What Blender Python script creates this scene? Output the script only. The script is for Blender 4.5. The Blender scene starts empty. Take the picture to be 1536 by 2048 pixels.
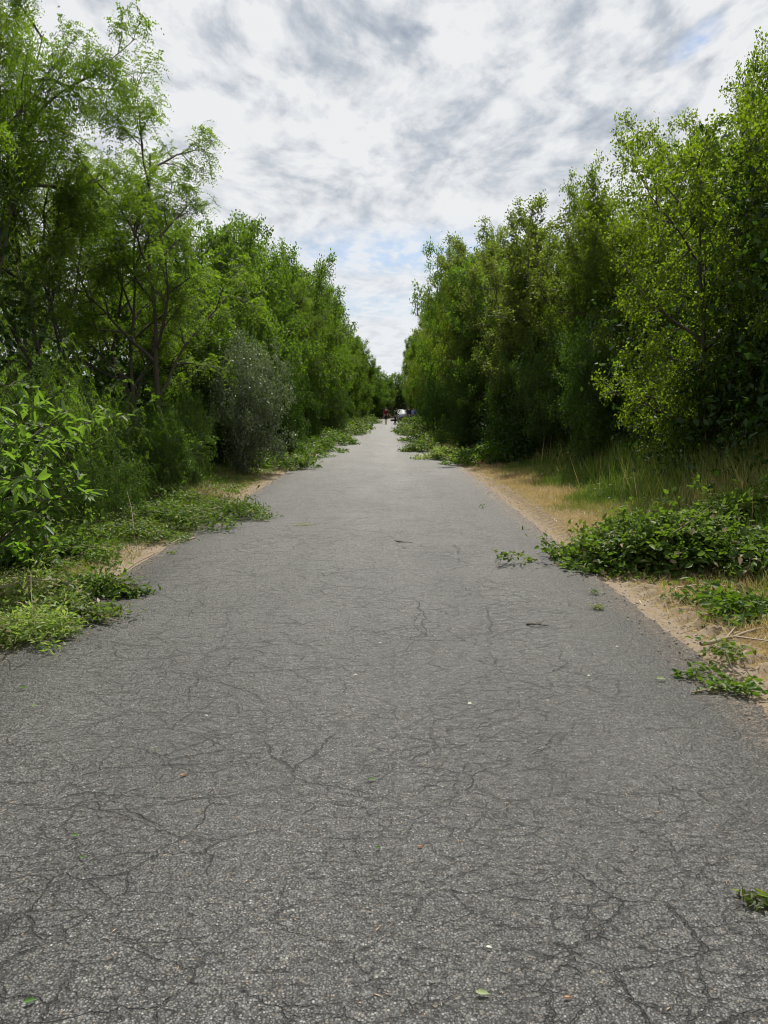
import bpy, math, random
import numpy as np
from mathutils import Vector, Matrix, noise as mnoise

S = bpy.context.scene
COL = S.collection
R = math.radians
PI = math.pi

# ------------------------------------------------------------------ camera, sky, sun, exposure
CAM_H = 1.6
F = 1540.0                       # focal length in photograph pixels (1536 x 2048)
PITCH = math.atan((1024 - 817) / F)
YAW = math.atan(10 / F)
cam_d = bpy.data.cameras.new('camera')
cam = bpy.data.objects.new('camera', cam_d)
COL.objects.link(cam)
cam.location = (0, 0, CAM_H)
cam.rotation_euler = (R(90) - PITCH, 0, YAW)
cam_d.sensor_fit = 'VERTICAL'
cam_d.sensor_height = 24
cam_d.lens = F / 2048 * 24
cam_d.clip_start = 0.05
cam_d.clip_end = 9000
S.camera = cam

SUN_EL, SUN_AZ = R(60), R(9)   # azimuth from +Y, positive is to the right
S.view_settings.view_transform = 'Standard'
S.view_settings.look = 'None'
S.view_settings.exposure = 0.18
S.view_settings.gamma = 1.0
S.cycles.max_bounces = 10
S.cycles.filter_width = 1.05
S.cycles.diffuse_bounces = 2
S.cycles.glossy_bounces = 3
S.cycles.transmission_bounces = 6
S.cycles.transparent_max_bounces = 8
S.cycles.sample_clamp_indirect = 8
S.cycles.caustics_reflective = False
S.cycles.caustics_refractive = False

sun_d = bpy.data.lights.new('sun', 'SUN')
sun = bpy.data.objects.new('sun', sun_d)
COL.objects.link(sun)
sun_d.energy = 5.0
sun_d.angle = R(0.6)
sun_d.color = (1.0, 0.95, 0.86)
sdir = Vector((math.sin(SUN_AZ) * math.cos(SUN_EL), math.cos(SUN_AZ) * math.cos(SUN_EL), math.sin(SUN_EL)))
sun.rotation_euler = sdir.to_track_quat('Z', 'Y').to_euler()
sun.location = (-10, 40, 60)


class NT:
    """small helper for building node trees"""
    def __init__(self, tree):
        self.t = tree
        tree.nodes.clear()

    def n(self, kind, ins=None, **props):
        nd = self.t.nodes.new(kind)
        for k, v in props.items():
            setattr(nd, k, v)
        for k, v in (ins or {}).items():
            if hasattr(v, 'links') or isinstance(v, bpy.types.NodeSocket):
                self.t.links.new(v, nd.inputs[k])
            else:
                nd.inputs[k].default_value = v
        return nd

    def math(self, op, a, b=0.0, c=0.0, clamp=False):
        nd = self.n('ShaderNodeMath', {0: a, 1: b, 2: c}, operation=op)
        nd.use_clamp = clamp
        return nd.outputs[0]

    def mix(self, f, a, b, mode='MIX'):
        nd = self.n('ShaderNodeMix', None, data_type='RGBA', blend_type=mode)
        for i, v in ((0, f), (6, a), (7, b)):
            if isinstance(v, bpy.types.NodeSocket):
                self.t.links.new(v, nd.inputs[i])
            else:
                nd.inputs[i].default_value = v
        return nd.outputs[2]

    def ramp(self, f, stops, mode='LINEAR'):
        nd = self.n('ShaderNodeValToRGB', {0: f})
        cr = nd.color_ramp
        cr.interpolation = mode
        while len(cr.elements) < len(stops):
            cr.elements.new(0.5)
        for e, (p, c) in zip(cr.elements, stops):
            e.position = p
            e.color = c if len(c) == 4 else (*c, 1)
        return nd.outputs[0]

    def rng(self, v, a, b, c=0.0, d=1.0, smooth=True):
        nd = self.n('ShaderNodeMapRange', {0: v, 1: a, 2: b, 3: c, 4: d})
        nd.interpolation_type = 'SMOOTHSTEP' if smooth else 'LINEAR'
        return nd.outputs[0]

    def noise(self, vec, scale, detail=4.0, rough=0.5, dist=0.0, dims='3D'):
        nd = self.n('ShaderNodeTexNoise', {'Vector': vec, 'Scale': scale, 'Detail': detail, 'Roughness': rough, 'Distortion': dist})
        nd.noise_dimensions = dims
        return nd.outputs[0]

    def map(self, vec, loc=(0, 0, 0), rot=(0, 0, 0), scale=(1, 1, 1)):
        return self.n('ShaderNodeMapping', {0: vec, 1: loc, 2: rot, 3: scale}).outputs[0]


def g(v):
    return (v, v, v, 1)


world = bpy.data.worlds.new('World')
S.world = world
world.use_nodes = True
w = NT(world.node_tree)
SKY_K = 0.1
sky = w.n('ShaderNodeTexSky', None, sky_type='NISHITA', sun_disc=False, sun_elevation=SUN_EL, sun_rotation=SUN_AZ,
          altitude=100.0, air_density=1.0, dust_density=2.0, ozone_density=1.0).outputs[0]
gen = w.n('ShaderNodeTexCoord').outputs['Generated']
sep = w.n('ShaderNodeSeparateXYZ', {0: gen})
zc = w.math('ADD', w.math('MAXIMUM', sep.outputs[2], 0.0), 0.10)
u = w.math('DIVIDE', sep.outputs[0], zc)
v = w.math('DIVIDE', sep.outputs[1], zc)
uv = w.n('ShaderNodeCombineXYZ', {0: u, 1: v, 2: 0.0}).outputs[0]
warp = w.noise(uv, 1.3, 3, 0.5)
wv = w.n('ShaderNodeTexNoise', {'Vector': uv, 'Scale': 1.1, 'Detail': 2.0})
uvw = w.n('ShaderNodeVectorMath', {0: uv, 1: w.n('ShaderNodeVectorMath', {0: wv.outputs[1], 1: (0.32, 0.32, 0.32)}, operation='MULTIPLY').outputs[0]}, operation='ADD').outputs[0]
uvr = w.map(uvw, rot=(0, 0, R(-28)), scale=(1.0, 0.55, 1))
big = w.noise(uvr, 1.6, 5, 0.5, 0.0)
puff = w.noise(uvr, 9.0, 7, 0.52, 0.0)
fine = w.noise(w.map(uvw, rot=(0, 0, R(-35)), scale=(1.0, 0.6, 1)), 17.0, 6, 0.6, 0.1)


def blob(cx, cy, rx, ry, amp, rot=0.0):
    """a soft patch of the cloud layer at (u, v) in the layer's own plane"""
    m = w.map(uvw, loc=(-cx, -cy, 0))
    m = w.map(m, rot=(0, 0, rot), scale=(1 / rx, 1 / ry, 0))
    d = w.n('ShaderNodeVectorMath', {0: m}, operation='LENGTH').outputs[1]
    return w.rng(d, 0.0, 1.0, amp, 0.0)


def sky_uv(px, py):
    v3 = cam.rotation_euler.to_matrix() @ Vector(((px - 768) / F, (1024 - py) / F, -1))
    v3.normalize()
    zz = max(v3.z, 0) + 0.10
    return v3.x / zz + 0.16, v3.y / zz + 0.16
# SKYBLOBS
dark_patches = [(1310, 130, .20, .26, .34), (1090, 315, .42, .30, .36), (640, 425, .55, .22, .34), (770, 90, .45, .5, .22),
                (840, 60, .2, .2, .22), (1230, 60, .3, .25, .20), (550, 60, .4, .3, .18), (980, 250, .3, .25, .22), (1180, 200, .25, .2, .1)]
blue_patches = [(880, 505, 1.1, .50, .75), (480, 560, .7, .4, .3), (700, 610, 1.2, .6, .45), (1375, 85, .06, .13, .8), (1010, 490, .6, .35, .5)]
dk = None
for (px, py, rx, ry, a_) in dark_patches:
    cu, cv = sky_uv(px, py)
    b_ = blob(cu, cv, rx * 1.2, ry * (1.2 if py < 280 else 2.0), a_)
    dk = b_ if dk is None else w.math('ADD', dk, b_)
bl = None
for (px, py, rx, ry, a_) in blue_patches:
    cu, cv = sky_uv(px, py)
    b_ = blob(cu, cv, rx, ry, a_)
    bl = b_ if bl is None else w.math('MAXIMUM', bl, b_)
hi_ = w.rng(sep.outputs[2], 0.12, 0.48, 0.50, 1.12)
shade = w.math('ADD', 0.535, w.math('MULTIPLY', hi_, w.math('ADD', w.math('MULTIPLY', w.math('SUBTRACT', big, .5), 0.30), w.math('MULTIPLY', w.math('SUBTRACT', puff, .5), 1.05))))
shade = w.math('ADD', shade, w.math('MULTIPLY', w.math('SUBTRACT', fine, 0.5), w.math('MULTIPLY', hi_, 0.50)))
shade = w.math('ADD', shade, w.math('MULTIPLY', dk, 0.24))
cloud_col = w.ramp(shade, [(0.50, (10.0, 10.1, 10.2)), (0.60, (8.6, 8.8, 9.1)), (0.72, (6.3, 6.75, 7.35)), (0.90, (4.0, 4.6, 5.5))])
cloud_col = w.n('ShaderNodeVectorMath', {0: cloud_col, 1: (0.755, 0.757, 0.757)}, operation='MULTIPLY').outputs[0]
cover = w.math('SUBTRACT', 0.97, w.math('MULTIPLY', w.math('MULTIPLY', bl, w.rng(w.math('ADD', fine, w.math('MULTIPLY', puff, 0.8)), 0.72, 1.05, 0.25, 1.25)), 0.9), clamp=True)
blue = w.n('ShaderNodeVectorMath', {0: sky, 1: (0.95, 1.05, 1.15)}, operation='MULTIPLY').outputs[0]
lowhaze = w.rng(sep.outputs[2], 0.0, 0.25, 0.25, 0.0)
cloud_col = w.mix(lowhaze, cloud_col, (6.6, 7.3, 8.3, 1))
final = w.mix(cover, blue, cloud_col)
# the ground-facing half of the dome is only ever reflected
bg = w.n('ShaderNodeBackground', {0: final, 1: SKY_K})
out = w.n('ShaderNodeOutputWorld', {0: bg.outputs[0]})


# ------------------------------------------------------------------ helpers
def tag(o, label=None, cat=None, group=None, kind=None):
    if label: o['label'] = label
    if cat: o['category'] = cat
    if group: o['group'] = group
    if kind: o['kind'] = kind
    return o


def empty(name, loc, rz=0.0):
    o = bpy.data.objects.new(name, None)
    COL.objects.link(o)
    o.location = loc
    o.rotation_euler = (0, 0, rz)
    o.empty_display_size = 0.2
    return o


def link(name, me, mat, parent=None):
    o = bpy.data.objects.new(name, me)
    if mat and not me.materials:
        me.materials.append(mat)
    COL.objects.link(o)
    if parent:
        o.parent = parent
    return o


def copy_tree(o, parent=None):
    c = o.copy()
    COL.objects.link(c)
    if parent:
        c.parent = parent
    for ch in list(o.children):
        copy_tree(ch, c)
    return c


def np_mesh(name, verts, faces, nv, tint=None, smooth=False, attrs=None):
    """verts (N,3); faces (M,nv) of equal size"""
    me = bpy.data.meshes.new(name)
    V = np.ascontiguousarray(verts, dtype=np.float32)
    Fc = np.ascontiguousarray(faces, dtype=np.int32)
    me.vertices.add(len(V))
    me.vertices.foreach_set('co', V.ravel())
    me.loops.add(Fc.size)
    me.loops.foreach_set('vertex_index', Fc.ravel())
    me.polygons.add(len(Fc))
    me.polygons.foreach_set('loop_start', np.arange(0, Fc.size, nv, dtype=np.int32))
    if smooth:
        me.polygons.foreach_set('use_smooth', np.ones(len(Fc), dtype=bool))
    me.update(calc_edges=True)
    if tint is not None:
        a = me.attributes.new('tint', 'FLOAT', 'FACE')
        a.data.foreach_set('value', np.ascontiguousarray(tint, dtype=np.float32))
    return me


def unit(a):
    return a / np.maximum(np.linalg.norm(a, axis=-1, keepdims=True), 1e-9)


def leaf_quads(P, D, N, L, Wd, fold=0.0, shape='rhomb'):
    """P base points, D directions, N normals, L lengths, Wd widths -> verts, quads (one face per leaf; two when folded)"""
    D = unit(D)
    B = unit(np.cross(D, N))
    Nn = np.cross(B, D)
    L = np.asarray(L)[:, None]; Wd = np.asarray(Wd)[:, None]
    n = len(P)
    if shape == 'rhomb':
        v0 = P
        v1 = P + D * L * 0.45 + B * Wd * 0.5 + Nn * fold * Wd
        v2 = P + D * L
        v3 = P + D * L * 0.45 - B * Wd * 0.5 + Nn * fold * Wd
        V = np.stack([v0, v1, v2, v3], 1).reshape(-1, 3)
        Fq = np.arange(4 * n).reshape(n, 4)
        return V, Fq, 1
    # 'leaf': two quads sharing a midrib, pointed tip that droops
    v0 = P
    a1 = P + D * L * 0.30 + B * Wd * 0.48 + Nn * fold * Wd
    a2 = P + D * L * 0.68 + B * Wd * 0.38 + Nn * (fold * Wd * 0.8 - 0.03 * L)
    tip = P + D * L - Nn * 0.16 * L
    b1 = P + D * L * 0.30 - B * Wd * 0.48 + Nn * fold * Wd
    b2 = P + D * L * 0.68 - B * Wd * 0.38 + Nn * (fold * Wd * 0.8 - 0.03 * L)
    V = np.stack([v0, a1, a2, tip, b2, b1], 1).reshape(-1, 3)
    i = np.arange(n)[:, None] * 6
    Fq = np.concatenate([i + np.array([[0, 1, 2, 3]]), i + np.array([[0, 3, 4, 5]])], 1).reshape(-1, 4)
    return V, Fq, 2


def foliage_obj(name, P, D, N, L, Wd, mat, parent, rng, shape='rhomb', fold=0.15, tint=None):
    V, Fq, k = leaf_quads(P, D, N, L, Wd, fold, shape)
    if tint is None:
        tint = rng.random(len(P))
    return link(name, np_mesh(name, V, Fq, 4, np.repeat(tint, k)), mat, parent)


def tubes_mesh(name, paths, sides_fn=None):
    """paths: list of (points (n,3), radii (n,)) -> one mesh of tapered tubes"""
    VV, FF, off = [], [], 0
    for pts, rad in paths:
        pts = np.asarray(pts, float); rad = np.asarray(rad, float)
        n = len(pts)
        s = 8 if rad[0] > 0.04 else (5 if rad[0] > 0.012 else 3)
        t = unit(np.gradient(pts, axis=0))
        ref = np.array([0.0, 0.0, 1.0]) if abs(t[0][2]) < 0.8 else np.array([1.0, 0.0, 0.0])
        a = unit(np.cross(t, ref)); b = np.cross(t, a)
        th = np.arange(s) * 2 * PI / s
        ring = pts[:, None, :] + rad[:, None, None] * (np.cos(th)[None, :, None] * a[:, None, :] + np.sin(th)[None, :, None] * b[:, None, :])
        VV.append(ring.reshape(-1, 3))
        i = np.arange(n - 1)[:, None] * s; j = np.arange(s)[None, :]; j2 = (j + 1) % s
        q = np.stack([i + j, i + j2, i + s + j2, i + s + j], -1).reshape(-1, 4)
        FF.append(q + off)
        off += n * s
    return np_mesh(name, np.concatenate(VV), np.concatenate(FF), 4, smooth=True)


# ------------------------------------------------------------------ materials
def new_mat(name):
    m = bpy.data.materials.new(name)
    m.use_nodes = True
    return m, NT(m.node_tree)


def simple(name, col, rough=0.6, metal=0.0, vary=0.15, scale=8.0, spec=0.4, coat=0.0):
    m, t = new_mat(name)
    tc = t.n('ShaderNodeTexCoord').outputs['Object']
    nz = t.noise(tc, scale, 5, 0.6)
    lo = tuple(c * (1 - vary) for c in col) + (1,)
    hi = tuple(min(1, c * (1 + vary)) for c in col) + (1,)
    c = t.mix(nz, lo, hi)
    b = t.n('ShaderNodeBsdfPrincipled', {'Base Color': c, 'Roughness': rough, 'Metallic': metal, 'Specular IOR Level': spec, 'Coat Weight': coat})
    t.n('ShaderNodeOutputMaterial', {0: b.outputs[0]})
    return m


def facing_fresnel(t, f0):
    """Schlick reflectance that treats both sides of a thin leaf alike"""
    ge = t.n('ShaderNodeNewGeometry')
    dt = t.n('ShaderNodeVectorMath', {0: ge.outputs['Normal'], 1: ge.outputs['Incoming']}, operation='DOT_PRODUCT').outputs[1]
    q = t.math('POWER', t.math('SUBTRACT', 1.0, t.math('ABSOLUTE', dt), clamp=True), 5.0)
    return t.math('ADD', f0, t.math('MULTIPLY', q, 0.16))


def leaf_mat(name, dark, light, trans, gloss=0.35, trans_w=0.45, spec_ior=1.38, dry=None, dry_amt=0.02):
    m, t = new_mat(name)
    tint = t.n('ShaderNodeAttribute', None, attribute_name='tint').outputs[2]
    oi = t.n('ShaderNodeObjectInfo').outputs['Random']
    col = t.mix(tint, (*dark, 1), (*light, 1))
    hs = t.n('ShaderNodeHueSaturation', {'Hue': t.rng(oi, 0, 1, 0.488, 0.512, False), 'Saturation': t.rng(oi, 0, 1, 0.9, 1.08, False), 'Value': t.rng(t.math('FRACT', t.math('MULTIPLY', oi, 7.3)), 0, 1, 0.82, 1.15, False), 'Fac': 1.0, 'Color': col})
    col = hs.outputs[0]
    tcol = t.mix(0.5, t.mix(1.0, col, (3.2, 3.2, 2.0, 1), 'MULTIPLY'), (*trans, 1))
    if dry:
        dm = t.math('LESS_THAN', t.math('FRACT', t.math('MULTIPLY', tint, 37.7)), dry_amt)
        col = t.mix(dm, col, (*dry, 1)); tcol = t.mix(dm, tcol, (*dry, 1))
    d = t.n('ShaderNodeBsdfDiffuse', {'Color': col})
    tr = t.n('ShaderNodeBsdfTranslucent', {'Color': tcol})
    gl = t.n('ShaderNodeBsdfGlossy', {'Color': (0.8, 0.82, 0.78, 1) if spec_ior < 1.48 else (0.95, 0.95, 0.92, 1), 'Roughness': gloss + .08})
    m1 = t.n('ShaderNodeMixShader', {0: trans_w, 1: d.outputs[0], 2: tr.outputs[0]})
    fr = facing_fresnel(t, 0.020 if spec_ior < 1.48 else 0.085)
    m2 = t.n('ShaderNodeMixShader', {0: fr, 1: m1.outputs[0], 2: gl.outputs[0]})
    t.n('ShaderNodeOutputMaterial', {0: m2.outputs[0]})
    return m


M = {}
M['locust'] = leaf_mat('locust_leaf', (0.012, 0.036, 0.003), (0.056, 0.104, 0.007), (0.36, 0.56, 0.020), 0.4, .5)
M['maple'] = leaf_mat('maple_leaf', (0.020, 0.042, 0.004), (0.068, 0.102, 0.007), (0.37, 0.53, 0.018), 0.4, .5)
M['poplar'] = leaf_mat('poplar_leaf', (0.020, 0.038, 0.006), (0.066, 0.090, 0.014), (0.33, 0.45, 0.026), 0.4, .45)
M['ash'] = leaf_mat('ash_leaf', (0.010, 0.032, 0.003), (0.050, 0.096, 0.007), (0.27, 0.48, 0.016), 0.4, .46)
M['shade'] = leaf_mat('shrub_leaf', (0.016, 0.042, 0.005), (0.055, 0.100, 0.012), (0.18, 0.36, 0.016), 0.36, .28)
M['silver'] = leaf_mat('grey_shrub_leaf', (0.030, 0.066, 0.016), (0.15, 0.20, 0.09), (0.16, 0.26, 0.07), 0.35, 0.3, 1.5)
M['broad'] = leaf_mat('broad_leaf', (0.045, 0.100, 0.012), (0.080, 0.160, 0.018), (0.30, 0.55, 0.03), 0.38, 0.4, 1.4)
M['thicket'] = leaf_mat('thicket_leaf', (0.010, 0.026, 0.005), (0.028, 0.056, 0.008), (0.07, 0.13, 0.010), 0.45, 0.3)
M['cut'] = leaf_mat('cut_leaf', (0.026, 0.066, 0.006), (0.088, 0.138, 0.020), (0.26, 0.44, 0.018), 0.40, 0.32, 1.45, (0.26, 0.22, 0.12), 0.05)
M['wilt'] = leaf_mat('wilted_leaf', (0.085, 0.150, 0.025), (0.22, 0.26, 0.085), (0.36, 0.50, 0.06), 0.4, 0.42, 1.45, (0.34, 0.30, 0.16), 0.12)
M['bark'] = simple('bark', (0.075, 0.062, 0.048), 0.9, vary=0.45, scale=14)
M['pale_bark'] = simple('pale_bark', (0.26, 0.21, 0.15), 0.85, vary=0.35, scale=20)
M['stick'] = simple('dry_stick', (0.16, 0.12, 0.085), 0.85, vary=0.4, scale=25)

m, t = new_mat('grass_blade')
tint = t.n('ShaderNodeAttribute', None, attribute_name='tint').outputs[2]
c = t.ramp(tint, [(0.0, (0.040, 0.095, 0.010)), (0.30, (0.10, 0.17, 0.018)), (0.50, (0.20, 0.22, 0.05)), (0.62, (0.38, 0.29, 0.15)), (0.85, (0.48, 0.36, 0.21)), (1.0, (0.34, 0.20, 0.10))])
d = t.n('ShaderNodeBsdfDiffuse', {'Color': c})
tr = t.n('ShaderNodeBsdfTranslucent', {'Color': t.mix(1.0, c, (1.5, 1.6, 1.1, 1), 'MULTIPLY')})
gl = t.n('ShaderNodeBsdfGlossy', {'Color': g(1), 'Roughness': 0.4})
m1 = t.n('ShaderNodeMixShader', {0: 0.32, 1: d.outputs[0], 2: tr.outputs[0]})
m2 = t.n('ShaderNodeMixShader', {0: facing_fresnel(t, .03), 1: m1.outputs[0], 2: gl.outputs[0]})
t.n('ShaderNodeOutputMaterial', {0: m2.outputs[0]})
M['grass'] = m

# asphalt: worn chip seal with fine crazing and a few longer cracks
ROAD_L, ROAD_R = -2.60, 2.03
m, t = new_mat('asphalt')
pos = t.n('ShaderNodeNewGeometry').outputs['Position']
p2 = t.n('ShaderNodeVectorMath', {0: pos, 1: (1, 1, 0)}, operation='MULTIPLY').outputs[0]
wob = t.n('ShaderNodeTexNoise', {'Vector': p2, 'Scale': 3.0, 'Detail': 4.0, 'Roughness': 0.6})
pw = t.n('ShaderNodeVectorMath', {0: p2, 1: t.n('ShaderNodeVectorMath', {0: wob.outputs[1], 1: (0.20, 0.20, 0)}, operation='MULTIPLY').outputs[0]}, operation='ADD').outputs[0]
wob2 = t.n('ShaderNodeTexNoise', {'Vector': p2, 'Scale': 28.0, 'Detail': 3.0, 'Roughness': 0.6})
pw2 = t.n('ShaderNodeVectorMath', {0: pw, 1: t.n('ShaderNodeVectorMath', {0: wob2.outputs[1], 1: (0.035, 0.035, 0)}, operation='MULTIPLY').outputs[0]}, operation='ADD').outputs[0]
stone = t.n('ShaderNodeTexVoronoi', {'Vector': p2, 'Scale': 118.0, 'Randomness': 1.0}, feature='F1')
stone_id = stone.outputs['Color']; stone_d = stone.outputs['Distance']
stone2 = t.n('ShaderNodeTexVoronoi', {'Vector': p2, 'Scale': 46.0, 'Randomness': 1.0}, feature='F1')
crA = t.n('ShaderNodeTexVoronoi', {'Vector': t.map(pw2, scale=(1.05, 1.25, 1)), 'Scale': 1.0, 'Randomness': 1.0}, feature='DISTANCE_TO_EDGE').outputs['Distance']
crB = t.n('ShaderNodeTexVoronoi', {'Vector': t.map(pw2, loc=(3.3, 1.7, 0), scale=(3.0, 4.6, 1)), 'Scale': 1.0, 'Randomness': 1.0}, feature='DISTANCE_TO_EDGE').outputs['Distance']
crC = t.n('ShaderNodeTexVoronoi', {'Vector': t.map(pw2, loc=(7.3, 5.7, 0), scale=(7.0, 13.0, 1)), 'Scale': 1.0, 'Randomness': 1.0}, feature='DISTANCE_TO_EDGE').outputs['Distance']
maskA = t.rng(t.noise(t.map(p2, loc=(4, 9, 0)), 0.75, 3), 0.43, 0.60)
maskB = t.rng(t.noise(t.map(p2, loc=(14, 2, 0)), 0.9, 3), 0.36, 0.56)
sx = t.n('ShaderNodeSeparateXYZ', {0: pos})
fade_edge = t.rng(sx.outputs[0], 0.9, 1.9, 1.0, 0.4)
maskC = t.rng(t.noise(t.map(p2, loc=(1, 22, 0)), 1.1, 4, 0.6), 0.36, 0.56)
brk = t.rng(t.noise(t.map(p2, loc=(6, 0, 0)), 6.0, 3), 0.32, 0.50)
cA = t.math('MULTIPLY', t.math('MULTIPLY', t.rng(crA, 0.0015, 0.006, 1.0, 0.0), maskA), t.math('ADD', t.math('MULTIPLY', brk, 0.5), 0.5))
cB = t.math('MULTIPLY', t.math('MULTIPLY', t.rng(crB, 0.004, 0.015, 1.0, 0.0), maskB), brk)
cC = t.math('MULTIPLY', t.math('MULTIPLY', t.rng(crC, 0.010, 0.035, 1.0, 0.0), maskC), brk)
cracks = t.math('MAXIMUM', cA, t.math('MAXIMUM', t.math('MULTIPLY', cB, 0.95), t.math('MULTIPLY', cC, 0.6)))
cracks = t.math('MULTIPLY', cracks, fade_edge)
stv = t.n('ShaderNodeSeparateColor', {0: stone_id})
base = t.ramp(stv.outputs[0], [(0.0, g(0.075)), (0.35, g(0.105)), (0.75, g(0.138)), (0.94, g(0.19)), (1.0, g(0.33))])
warm = t.mix(t.math('MULTIPLY', t.math('GREATER_THAN', stv.outputs[1], 0.9), 0.4), base, (0.26, 0.20, 0.13, 1))
med = t.noise(p2, 22, 5, 0.65)
lrg = t.noise(t.map(p2, scale=(1.0, 0.35, 1)), 1.3, 5, 0.6)
along = t.noise(t.map(p2, scale=(1.5, 0.05, 1)), 1.0, 3, 0.5)
val = t.math('MULTIPLY', t.rng(med, 0.3, 0.7, 0.84, 1.12), t.math('MULTIPLY', t.rng(lrg, 0.3, 0.7, 0.90, 1.09), t.rng(along, 0.3, 0.7, 0.9, 1.1)))
# the middle of the road is bleached, the wheel paths polished darker
pale = t.math('ADD', t.rng(sx.outputs[1], 2.5, 11.0, 0.78, 1.20), t.rng(sx.outputs[1], 8.0, 30.0, 0.0, 1.15))  # colour brightened with distance, standing in for the glancing sky glare ahead
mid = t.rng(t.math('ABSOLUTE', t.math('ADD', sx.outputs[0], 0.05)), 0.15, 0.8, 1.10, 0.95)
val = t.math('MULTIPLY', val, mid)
colr = t.mix(1.0, warm, t.n('ShaderNodeCombineColor', {0: val, 1: val, 2: t.math('MULTIPLY', val, 0.975)}).outputs[0], 'MULTIPLY')
# dust towards the edges
dR = t.rng(t.math('ADD', sx.outputs[0], t.math('MULTIPLY', t.math('SUBTRACT', lrg, 0.5), 0.5)), ROAD_R - 0.35, ROAD_R - 0.0, 0.0, 0.9)
dL = t.rng(t.math('ADD', sx.outputs[0], t.math('MULTIPLY', t.math('SUBTRACT', lrg, 0.5), 0.5)), ROAD_L + 0.22, ROAD_L - 0.0, 0.0, 0.85)
dust = t.math('MULTIPLY', t.math('MAXIMUM', dR, dL), t.rng(t.noise(p2, 14, 6, 0.75), 0.35, 0.6, 0.1, 1.35), clamp=True)
colr = t.mix(dust, colr, (0.27, 0.21, 0.155, 1))
gap = t.rng(t.math('ADD', stone_d, t.math('MULTIPLY', t.noise(t.map(p2, scale=(0.7, 1.3, 1)), 30, 4, 0.65), 1.1)), 0.90, 1.12, 0.0, 0.92)
colr = t.mix(gap, colr, (0.030, 0.029, 0.028, 1))
dash = t.rng(t.noise(t.map(p2, loc=(3, 3, 0), scale=(0.75, 1.7, 1)), 24, 6, 0.72), 0.57, 0.66, 0.0, 0.45)
colr = t.mix(dash, colr, (0.026, 0.025, 0.024, 1))
colr = t.mix(t.math('MULTIPLY', cracks, 1.0), colr, (0.016, 0.015, 0.014, 1))
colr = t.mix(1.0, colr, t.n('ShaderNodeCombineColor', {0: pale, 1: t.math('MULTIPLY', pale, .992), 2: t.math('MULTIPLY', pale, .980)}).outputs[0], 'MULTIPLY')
h = t.math('SUBTRACT', 1.0, stone_d)
h = t.math('ADD', t.math('MULTIPLY', h, 0.55), t.math('MULTIPLY', t.math('SUBTRACT', 1.0, stone2.outputs['Distance']), 0.8))
h = t.math('ADD', h, t.math('MULTIPLY', t.noise(t.map(p2, scale=(0.6, 1.5, 1)), 17, 4, 0.6), 1.3))
h = t.math('ADD', h, t.math('MULTIPLY', stv.outputs[2], 0.35))
h = t.math('SUBTRACT', t.math('SUBTRACT', h, t.math('MULTIPLY', dash, 0.8)), t.math('MULTIPLY', cracks, 1.1))
bump = t.n('ShaderNodeBump', {'Height': h, 'Strength': 1.0, 'Distance': 0.007})
rgh = t.rng(stv.outputs[1], 0.0, 1.0, 0.42, 0.65, False)
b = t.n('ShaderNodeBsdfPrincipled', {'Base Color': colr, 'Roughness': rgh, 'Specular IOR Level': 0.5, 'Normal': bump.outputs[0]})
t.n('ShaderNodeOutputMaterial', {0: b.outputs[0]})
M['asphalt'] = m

# soil of the verges: sand along the asphalt, straw and humus further out
m, t = new_mat('verge_soil')
pos = t.n('ShaderNodeNewGeometry').outputs['Position']
p2 = t.n('ShaderNodeVectorMath', {0: pos, 1: (1, 1, 0)}, operation='MULTIPLY').outputs[0]
sx = t.n('ShaderNodeSeparateXYZ', {0: pos})
nz = t.noise(p2, 1.6, 6, 0.6); nf = t.noise(p2, 35, 5, 0.65); nm = t.noise(p2, 7, 5, 0.6)
xr = t.math('MAXIMUM', t.math('SUBTRACT', sx.outputs[0], ROAD_R), t.math('SUBTRACT', ROAD_L, sx.outputs[0]))
xr = t.math('ADD', xr, t.math('MULTIPLY', t.math('SUBTRACT', nz, 0.5), 0.9))
sand = t.mix(nf, (0.15, 0.118, 0.085, 1), (0.31, 0.25, 0.185, 1))
straw = t.mix(nm, (0.17, 0.125, 0.080, 1), (0.29, 0.22, 0.14, 1))
humus = t.mix(nm, (0.035, 0.030, 0.018, 1), (0.085, 0.085, 0.035, 1))
c = t.mix(t.rng(xr, 0.25, 0.65), sand, straw)
c = t.mix(t.rng(xr, 1.2, 2.3), c, humus)
bump = t.n('ShaderNodeBump', {'Height': t.math('ADD', nf, t.math('MULTIPLY', nm, 1.5)), 'Strength': 0.6, 'Distance': 0.02})
b = t.n('ShaderNodeBsdfPrincipled', {'Base Color': c, 'Roughness': 0.95, 'Specular IOR Level': 0.1, 'Normal': bump.outputs[0]})
t.n('ShaderNodeOutputMaterial', {0: b.outputs[0]})
M['soil'] = m


# ------------------------------------------------------------------ ground and road
def curve_x(y):
    """the road's sideways shift: straight, then bending right far ahead"""
    y = np.asarray(y, float)
    k = np.clip(y - 108, 0, None)
    return np.minimum(k * k * 0.010, k * 1.6)


def sn(x, f, ph):
    return np.sin(x * f + ph)


def edge_noise(y, s):
    return 0.012 * sn(y, 1.1, s) + 0.010 * sn(y, 4.3, 2.1 * s) + 0.012 * sn(y, 13.0, 3.7 * s) * sn(y, 3.1, s) + 0.012 * sn(y, 31.0, s) * sn(y, 7.7, s)


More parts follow.
